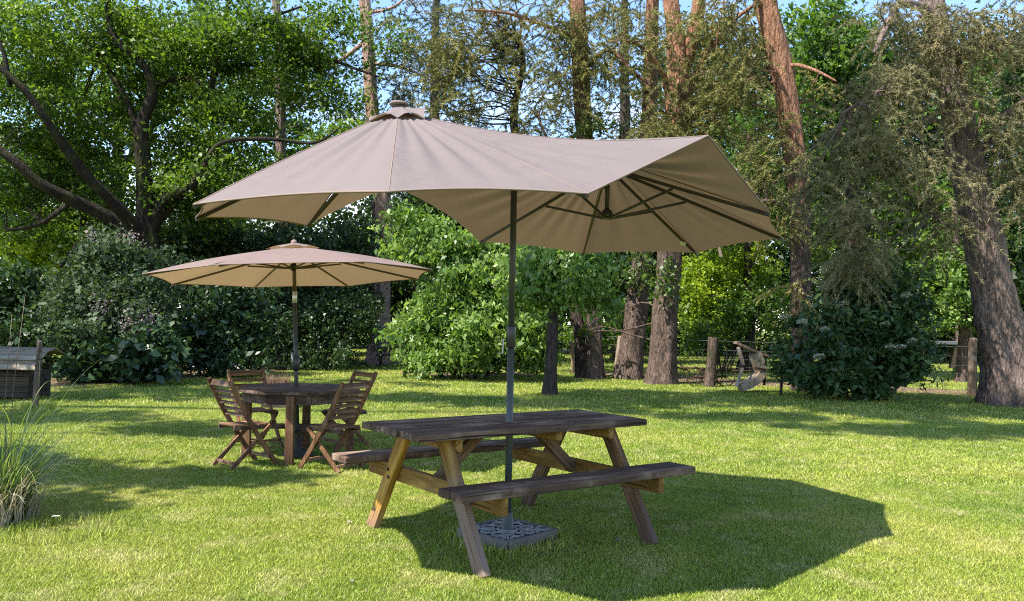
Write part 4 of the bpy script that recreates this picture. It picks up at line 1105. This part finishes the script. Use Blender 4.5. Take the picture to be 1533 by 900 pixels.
ob=[B(60,60,d-.5,110,75,2.2,70),B(180,60,d-.2,90,75,2.2,70),B(300,60,d,90,70,2.2,64),B(400,50,d+.3,70,60,1.8,36),B(90,190,d+.3,100,80,1.8,60),B(230,200,d+.6,80,90,1.4,56),B(330,170,d+.4,60,70,1.6,40),B(330,270,d-.3,60,50,1.2,36),B(260,280,d-.6,50,40,.8,22),B(30,290,d,60,60,1.4,34),B(110,340,d+.2,80,40,1.2,34),B(450,60,d+.5,50,44,1.2,14),B(400,250,d,40,40,1,12),B(440,130,d+.6,60,40,1,12),B(520,210,d-.4,50,26,.8,14),B(510,150,d+.6,40,26,.8,9),B(560,60,d+1,40,40,1,9),B(470,110,d+.8,50,50,1.2,16),B(500,30,d+.8,46,40,1.2,12),B(120,260,d+1.2,90,60,1,40),B(270,100,d+1.6,160,100,1,60),B(60,120,d+1.6,90,90,1,36),B(300,320,d+.4,60,30,.8,22),B(170,330,d+.6,60,36,.8,20),
    B(-90,60,d-1,100,100,2.4,34),B(-60,230,d-1,80,80,2,24),B(120,-70,d+.5,240,70,3,44),B(340,-60,d+.5,110,60,2.4,22)]
ob=[(tuple(CAMPOS+(Vector(p)-CAMPOS)*1.028),r_,n_) for p,r_,n_ in ob]
oak=tree('oak_tree','spreading oak with dark crooked mossy limbs filling the upper left','tree',None,OB,oak_tr,M['oak_bark'],
 [('leaf',ob,M['oak_leaf'],K(L=.088,Wd=.058,per=135,cr=.54,up=.55,seed=71,flat=.55))],twigs=150,tw_r=.02,sag=.06,flare=.3,maxlen=3.5,trough=.10)

# ------------------------------------------------------------------ shrubs (each its own stems)
def shrub(name,label,px,py,d,blobs,m,cat='shrub',group=None,flowers=None,stems=9,fl_m=None,**kw):
    q=at(px,py,d); base=Vector((q.x,q.y,0))
    tr=[]
    cs=[b[0] for b in blobs]
    for i in range(stems):
        c=Vector(cs[i%len(cs)])+Vector((random.uniform(-.4,.4),random.uniform(-.3,.3),random.uniform(-.2,.4)))
        b=base.lerp(Vector((c.x,c.y,0)),.25)+Vector((random.uniform(-.2,.2),random.uniform(-.2,.2),-.03))
        md=b.lerp(c,.5)+Vector((random.uniform(-.2,.2),random.uniform(-.2,.2),.1)); r=random.uniform(.018,.035)
        tr.append(([b[:],md[:],c[:]],[r,r*.7,r*.3]))
    cr=[('leaf',blobs,m,kw)]
    root=tree(name,label,cat,group,base,tr,M['dark_bark'],cr,twigs=kw.pop('twigs',20) if 'twigs' in kw else 20,tw_r=.012,flare=0,sides=8)
    for o in root.children:
        if o.name.startswith('trunk'): o.name='stems'
        if o.name.startswith('crown'): o.name='foliage'
    if flowers:
        pts=np.concatenate([clusters([b],90+i) for i,b in enumerate(flowers)])
        k=len(pts); per=70
        PP=np.repeat(pts,per,0)+RNG.normal(size=(k*per,3))*np.array([.10,.08,.12])
        V=leaves(PP,.035,.03,.3,0); o=np_mesh('blossom',V,np.arange(len(V)).reshape(-1,4),fl_m,root,RNG.uniform(0,1,k*per)); o.matrix_parent_inverse=Matrix.Translation((-base.x,-base.y,0))
    return root
G='shrubs of the left hedge'
d=17.6
shrub('lilac_bush','grey green lilac bush with faded pinkish blossom in the middle of the left hedge',165,560,d,
 [B(170,430,d+.2,75,60,.8,62),B(150,500,d-.2,80,50,.8,60),B(200,480,d-.3,55,60,.7,44),B(120,455,d+.2,50,50,.8,32),B(170,380,d+.7,60,34,.7,34),B(165,545,d-.3,70,26,.6,30)],M['lilac_leaf'],group=G,L=.085,Wd=.06,per=85,cr=.30,up=.6,seed=81,flat=.6,
 flowers=[B(150,480,d-.8,80,40,.15,6),B(215,470,d-.9,30,30,.15,3),B(240,490,d-.8,20,30,.15,2),B(170,360,d+.2,50,10,.2,5)],fl_m=M['pink_flower'])
d=17.3
shrub('laurel_bush','low large leaved laurel bush at the foot of the lilac in the left hedge',180,570,d,
 [B(185,535,d-.5,60,34,.6,44),B(130,545,d-.3,50,28,.6,30),B(230,530,d-.5,40,40,.5,30)],M['laurel'],group=G,L=.15,Wd=.09,per=40,cr=.28,up=.7,seed=83,flat=.6)
d=19.8
shrub('rhododendron_bush','glossy dark rhododendron bush left of the small parasol pole',320,560,d,
 [B(305,490,d-.2,55,60,.8,58),B(350,470,d,50,50,.8,46),B(285,440,d+.4,45,40,.7,30),B(330,540,d-.3,60,24,.6,30),B(370,500,d,34,50,.7,30)],M['laurel'],group=G,L=.13,Wd=.055,per=75,cr=.34,up=.6,seed=85,flat=.6)
d=22.8
shrub('dark_hedge_shrub','dark small leaved shrub between the small parasol pole and the tall pine',470,548,d,
 [B(400,500,d-.3,50,50,.9,44),B(460,490,d,50,56,.9,50),B(515,500,d+.3,40,50,.8,36),B(480,540,d-.3,60,18,.6,24),B(540,470,d+.8,30,60,.8,22)],M['shrub_dark'],group=G,L=.08,Wd=.05,per=90,cr=.36,up=.4,seed=87)
d=25.5
shrub('ivy_thicket','tall dark ivy thicket behind the small parasol canopy',440,520,d,
 [B(330,370,d,60,46,1,44),B(400,380,d,60,44,1,46),B(470,385,d+.2,60,50,1,48),B(530,370,d+.5,50,55,1,40),B(360,440,d,70,40,1,40),B(460,440,d,70,40,1,40),B(535,440,d+.4,35,50,.9,24)],M['shrub_dark'],group=G,L=.10,Wd=.075,per=85,cr=.42,up=.4,seed=89)
d=19.2
shrub('far_left_shrub','mid green leafy shrub behind the wooden hutch at the left edge',30,560,d,
 [B(20,450,d,70,60,.9,56),B(70,490,d-.4,50,50,.8,40),B(-40,500,d-.4,60,60,.9,40),B(25,540,d-.5,70,28,.7,30)],M['shrub_dark'],group=G,L=.11,Wd=.065,per=80,cr=.36,up=.5,seed=91)
d=23.2
shrub('sunlit_maple','yellow green sunlit young maple behind the left hedge under the oak limbs',60,520,d,
 [B(50,385,d,55,30,.9,34),B(80,360,d+.3,40,24,.8,18),B(10,400,d,40,30,.8,20),B(110,400,d,30,24,.8,14)],M['yellow_leaf'],cat='tree',L=.11,Wd=.085,per=60,cr=.38,up=.6,seed=93)
d=24.5
shrub('hazel_bush','broad mid green hazel thicket behind the lilac and the oak trunk',200,520,d,
 [B(150,400,d,70,60,1,40),B(240,390,d,60,50,1,40),B(290,350,d+.4,50,36,1,30),B(60,440,d,80,60,1,40),B(-20,400,d,60,80,1,36)],M['wood_leaf'],group=None,L=.11,Wd=.075,per=75,cr=.42,up=.5,seed=95)

P=lambda l:trunk_px(l)
# big bright shrub in the centre, small tree in front of it
d=20.2
shrub('dogwood_bush','big light green bush with drooping glossy leaves behind the parasol pole, sunlit',690,550,d,
 [B(640,370,d+.6,55,60,.9,54),B(700,400,d+.2,70,70,1.1,88),B(770,410,d,60,70,1.0,76),B(650,470,d,60,60,1.0,66),B(730,490,d-.4,75,56,1.0,78),B(680,530,d-.4,70,30,.8,46),B(625,520,d,30,40,.7,22),B(790,480,d-.3,45,50,.8,40),B(600,350,d+1.0,24,40,.6,14),B(790,540,d-.2,40,20,.5,14)],M['bright_leaf'],L=.12,Wd=.062,per=62,cr=.33,up=.35,droop=.9,seed=101,stems=14)
d=15.6
q=ground(822,594)
tree('small_tree','small slanting trunk tree with bright drooping leaves on the lawn right of the parasol pole','tree',None,Vector((q.x,q.y,0)),
 [P([(822,600,q.y,19),(824,560,q.y,17),(827,510,q.y,17),(829,450,q.y+.2,16),(834,400,q.y+.5,12),(838,330,q.y+.8,8)]),P([(829,455,q.y+.2,9),(810,420,q.y,6),(780,400,q.y-.2,4)]),P([(830,440,q.y+.2,9),(860,410,q.y+.2,6),(890,400,q.y+.2,4)])],
 M['dark_bark'],[('leaf',[B(830,390,q.y+.2,70,34,.9,50),B(800,430,q.y+.1,46,36,.8,38),B(870,415,q.y+.1,40,36,.8,34),B(900,450,q.y+.5,24,28,.5,14),B(845,440,q.y-.1,40,22,.6,24)],M['bright_leaf'],K(L=.10,Wd=.055,per=48,cr=.27,up=.35,droop=.9,seed=103))],twigs=30,tw_r=.014,flare=.5,sides=12)
d=26.0
shrub('beech_sapling','yellow green beech sapling lit by the sun right of the thick pine trunks',1080,520,d,
 [B(1050,425,d,50,40,.9,40),B(1090,395,d+.4,60,34,.9,40),B(1130,420,d+.4,44,40,.9,26),B(1040,470,d-.3,36,40,.8,24),B(1080,460,d-.2,40,36,.8,24)],M['yellow_leaf'],cat='tree',L=.10,Wd=.07,per=70,cr=.38,up=.6,seed=105)
d=25.0
shrub('privet_bush','dense mid green bush low behind the cultivator and its fence post',1080,540,d,
 [B(1040,500,d,40,30,.7,22),B(1110,480,d+.2,50,36,.8,30),B(1160,450,d+.4,44,50,.8,34),B(1180,500,d,30,40,.7,18),B(930,480,d+1,60,50,.8,30),B(870,490,d+1.4,40,40,.8,18)],M['mid_leaf'],L=.09,Wd=.06,per=70,cr=.34,up=.5,seed=107)
d=16.6
el=shrub('elder_bush','large dark elder bush with white flower heads at the right lawn edge',1290,580,d,
 [B(1290,480,d,70,70,.9,96),B(1240,520,d-.2,50,56,.8,60),B(1335,520,d-.2,46,50,.8,56),B(1300,430,d+.2,60,36,.8,46),B(1290,560,d-.4,74,24,.6,50),B(1225,560,d-.3,30,22,.5,20),B(1360,555,d-.3,22,20,.4,12),B(1370,440,d+.3,20,40,.5,12)],M['elder_leaf'],L=.115,Wd=.058,per=58,cr=.26,up=.6,seed=109,flat=.6,stems=12)
for (px,py) in ((1233,494),(1323,486),(1356,443),(1347,520),(1364,511),(1225,534),(1199,482),(1175,475),(1330,520),(1262,455),(1300,405),(1240,430)):
    c=at(px,py,d-.95); n=110
    a_=RNG.uniform(0,2*PI,n); rr=.10*np.sqrt(RNG.uniform(0,1,n)); PP=np.stack([c.x+rr*np.cos(a_),c.y+rr*np.sin(a_)*.8-.05,c.z+.03-rr*.25+RNG.normal(0,.012,n)+rr*np.sin(a_)*-.35],1)
    V=leaves(PP,.03,.028,1.2,0,.2); o=np_mesh('flower_head',V,np.arange(len(V)).reshape(-1,4),M['white_flower'],el,RNG.uniform(0,1,n)); o.matrix_parent_inverse=Matrix.Translation((-el.location.x,-el.location.y,0))
d=17.2
shrub('bramble','low bramble trailing over the ground left of the elder bush',1180,575,d,[B(1180,552,d,30,20,.4,24)],M['elder_leaf'],L=.07,Wd=.045,per=40,cr=.16,up=.6,seed=111,stems=1)
q=ground(1411,584)
sd=thing('seedling','small leafy seedling on the bare soil left of the lone fence post','plant',(q.x,q.y,0))
MB().tube([(0,0,0),(.01,0,.15),(0,.01,.30)],.006,6).build('stem',M['ivy'],sd)
PP=RNG.normal(size=(60,3))*np.array([.09,.06,.07])+np.array([0,0,.24]); V=leaves(PP,.10,.025,.6,.3); np_mesh('foliage',V,np.arange(len(V)).reshape(-1,4),M['elder_leaf'],sd,RNG.uniform(0,1,60))

# ------------------------------------------------------------------ broadleaf trees behind the right pines
def btree(label,px,d,wpx,ptop,blobs,m,seed,name='broadleaf_tree',group='broadleaf trees beyond the fence',L=.13,Wd=.09,per=70,cr=.5,bark='dark_bark'):
    q=at(px,500,d); base=Vector((q.x,q.y,0)); r=wpx*d/F/2; top=at(ptop[0],ptop[1],d)
    tr=[([(q.x,q.y,-.1),(q.x+.05,q.y,1.5),tuple(base.lerp(top,.5)+Vector((0,0,0))),top[:]],[r*1.15,r,r*.8,r*.3])]
    for b in blobs[:5]:
        s=base.lerp(top,random.uniform(.35,.7)); e=Vector(b[0]); tr.append(([s[:],tuple(s.lerp(e,.5)+Vector((0,0,.2))),e[:]],[r*.45,r*.3,r*.1]))
    return tree(name,label,'tree',group,base,tr,M[bark],[('leaf',blobs,m,K(L=L,Wd=Wd,per=per,cr=cr,up=.55,seed=seed))],twigs=16,tw_r=.02,flare=.3,sides=10)
btree('bright green lime tree in the gap between the orange pine and the leaning pine',1280,24,18,(1270,60),
 [B(1250,90,24,60,60,1.3,44),B(1240,30,24,60,40,1.2,24),B(1300,250,24.5,70,80,1.3,50),B(1340,330,24.2,60,80,1.2,44),B(1230,330,25,50,70,1.2,34),B(1220,200,24.6,40,70,1.2,28),B(1400,300,24.6,40,60,1,26),B(1290,160,24.6,70,60,1.2,36)],M['mid_leaf'],121)
btree('light green sunlit tree framed between the elder bush and the leaning pine',1440,23,16,(1430,300),
 [B(1430,430,23,44,40,.9,38),B(1400,400,23.2,40,40,.9,26),B(1450,470,22.8,30,24,.7,16),B(1440,360,23.4,40,40,.9,22),B(1480,120,24.5,60,60,1.2,30),B(1430,180,24.5,40,50,1.2,20),B(1500,420,23.4,40,60,1,24),B(1400,480,23,30,20,.6,8)],M['bright_leaf'],123,L=.11,Wd=.08,per=60,cr=.36,bark='pine_bark')
btree('pale leaved tree between the forked pine and the curved orange pine',1120,26,14,(1120,200),
 [B(1110,280,26,60,70,1.2,36),B(1130,180,26.4,50,60,1.2,22),B(1160,330,26,50,50,1.1,26),B(1060,330,26,40,50,1.1,18)],M['mid_leaf'],125,L=.11,Wd=.08,per=55,cr=.44)
btree('shaded tree at the far right behind the leaning pine',1560,22,20,(1550,100),
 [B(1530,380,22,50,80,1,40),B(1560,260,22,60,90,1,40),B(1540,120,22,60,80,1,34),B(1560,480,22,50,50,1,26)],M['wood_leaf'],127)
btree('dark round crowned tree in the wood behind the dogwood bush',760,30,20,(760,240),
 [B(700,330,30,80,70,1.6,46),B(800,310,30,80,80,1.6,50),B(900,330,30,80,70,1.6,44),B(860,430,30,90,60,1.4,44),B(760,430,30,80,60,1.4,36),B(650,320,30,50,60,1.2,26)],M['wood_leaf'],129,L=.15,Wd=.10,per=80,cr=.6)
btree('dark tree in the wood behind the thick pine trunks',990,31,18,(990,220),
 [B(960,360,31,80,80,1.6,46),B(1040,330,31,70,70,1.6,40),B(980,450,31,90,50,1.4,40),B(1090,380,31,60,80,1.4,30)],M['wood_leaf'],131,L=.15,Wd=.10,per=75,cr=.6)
btree('tall leafy tree standing behind the oak and showing between its limbs',170,29,24,(180,60),
 [B(60,120,29,110,90,2,44),B(220,140,29,120,100,2,54),B(360,130,29,90,90,2,40),B(120,280,29,140,70,2,54),B(300,270,29,110,70,2,44),B(430,200,30,60,80,1.6,22),B(440,90,30,60,70,1.6,20)],M['mid_leaf'],137,L=.14,Wd=.10,per=80,cr=.6,group='broadleaf trees beyond the hedge')
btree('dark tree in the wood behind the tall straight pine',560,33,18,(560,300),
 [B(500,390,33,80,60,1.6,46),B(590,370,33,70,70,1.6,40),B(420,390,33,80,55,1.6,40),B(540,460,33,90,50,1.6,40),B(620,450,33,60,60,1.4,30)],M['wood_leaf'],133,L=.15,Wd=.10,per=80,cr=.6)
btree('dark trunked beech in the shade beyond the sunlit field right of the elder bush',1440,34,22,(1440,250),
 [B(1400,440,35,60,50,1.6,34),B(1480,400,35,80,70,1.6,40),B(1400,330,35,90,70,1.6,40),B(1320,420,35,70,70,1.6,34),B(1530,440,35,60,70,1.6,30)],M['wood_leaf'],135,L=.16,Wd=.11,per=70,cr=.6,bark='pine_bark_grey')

# far wood, one mass
blobs=[]
rng=np.random.default_rng(5)
for i in range(46):
    px=-250+i*45; d=rng.uniform(38,44)
    top=330 if px<560 else (250 if px<1000 else 60)
    if px<150: top=200
    py=520
    while py>top:
        blobs.append(B(px+rng.uniform(-20,20),py,d,55,45,2.2,12)); py-=55
C=clusters(blobs,7); n=len(C); per=70
PP=np.repeat(C,per,0)+RNG.normal(size=(n*per,3))*np.array([.6,.6,.5]); tt=np.clip(np.repeat(RNG.normal(.45,.2,n),per)+RNG.normal(0,.14,n*per),0,1)
kk=PP[:,2]>.1; V=leaves(PP[kk],.22,.15,.5,0)
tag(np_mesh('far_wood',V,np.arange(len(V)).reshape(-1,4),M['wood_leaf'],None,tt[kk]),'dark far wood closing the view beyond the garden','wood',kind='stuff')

# ------------------------------------------------------------------ trees standing beside the photographer, whose shade falls on the lawn
def shade(label,base,trunk,blobs,m,seed,bark,L=.2,Wd=.13,per=60,cr=.5):
    tr=[trunk]
    for b in blobs:
        e=Vector(b[0]); s=Vector(trunk[0][-2]); tr.append(([s[:],tuple(s.lerp(e,.5)+Vector((0,0,.3))),e[:]],[trunk[1][-1]*.8,trunk[1][-1]*.5,.012]))
    return tree('shade_tree',label,'tree',None,Vector(base),tr,bark,[('leaf',blobs,m,K(L=L,Wd=Wd,per=per,cr=cr,up=.5,seed=seed))],twigs=0,flare=.4,sides=12)
def sh(px,py,z,ax,ay,az_,n):
    g=ground(px,py); k=z; return ((g.x-.545*k,g.y-.40*k,z),(ax,ay,az_),n)
def shp(px,py,d,t,ax,ay,az_,n):
    p=at(px,py,d)+SUN*t; return (p[:],(ax,ay,az_),n)
shade('leafy lime tree left of the photographer shading the left lawn',(-13.5,5.5,0),([(-13.5,5.5,-.1),(-13.4,5.5,3),(-12.8,5.8,6),(-11.8,6,9)],[.3,.25,.18,.08]),
 [sh(90,625,9.5,2.0,1.0,.5,24),sh(110,712,7.5,1.0,.40,.2,9),sh(-60,690,8,1.2,1.0,.5,24),sh(300,715,7.5,.7,.12,.2,8),sh(150,582,9.5,3.6,2.4,.6,44),sh(330,590,10,2.2,1.4,.6,24),sh(50,762,7,.5,.16,.2,6),sh(330,645,8.5,1.0,.35,.2,10),shp(30,540,13.6,9,1.3,.7,.7,24),sh(460,575,10.5,2.2,1.8,.6,20)],M['mid_leaf'],141,M['dark_bark'],L=.14,Wd=.1,per=130,cr=.36)
shade('very tall tree left of the photographer whose high crown shades the back of the lawn',(-15.5,7.2,0),([(-15.5,7.2,-.1),(-14.9,7.3,6),(-13.6,7.5,12),(-10.5,6.2,16),(-6.5,6.6,17.5)],[.34,.26,.13,.06,.02]),
 [sh(1170,596,16.5,2.8,1.25,.5,46),sh(1420,616,16,2.8,1.5,.5,50),sh(960,600,17,2.6,1.05,.4,36),sh(790,604,17,2.2,.75,.3,22),sh(640,597,17.5,1.8,.75,.3,14),sh(1310,645,15.5,1.7,.55,.3,15),sh(1130,624,15.5,1.5,.40,.3,11),sh(1500,645,15.5,1.2,.5,.3,9),sh(1330,595,16.5,2.2,1.0,.5,26),shp(1290,520,16,15,1.6,.8,.8,16)],M['mid_leaf'],143,M['pine_bark_grey'],L=.17,Wd=.12,per=210,cr=.45)
# a few leaves dropped on the lawn
n=150; d_=np.sqrt(RNG.uniform(3.6**2,16**2,n)); x_=RNG.uniform(-.66,.66,n)*d_
V=leaves(np.stack([x_,d_,np.full(n,.020)],1),.026,.018,4,0,.3)
tag(np_mesh('fallen_leaves',V,np.arange(len(V)).reshape(-1,4),M['dry_plant'] if False else M['pampas_dry'],None,RNG.uniform(0,.6,n)),'scattered dry leaves and petals on the lawn','leaves',kind='stuff')
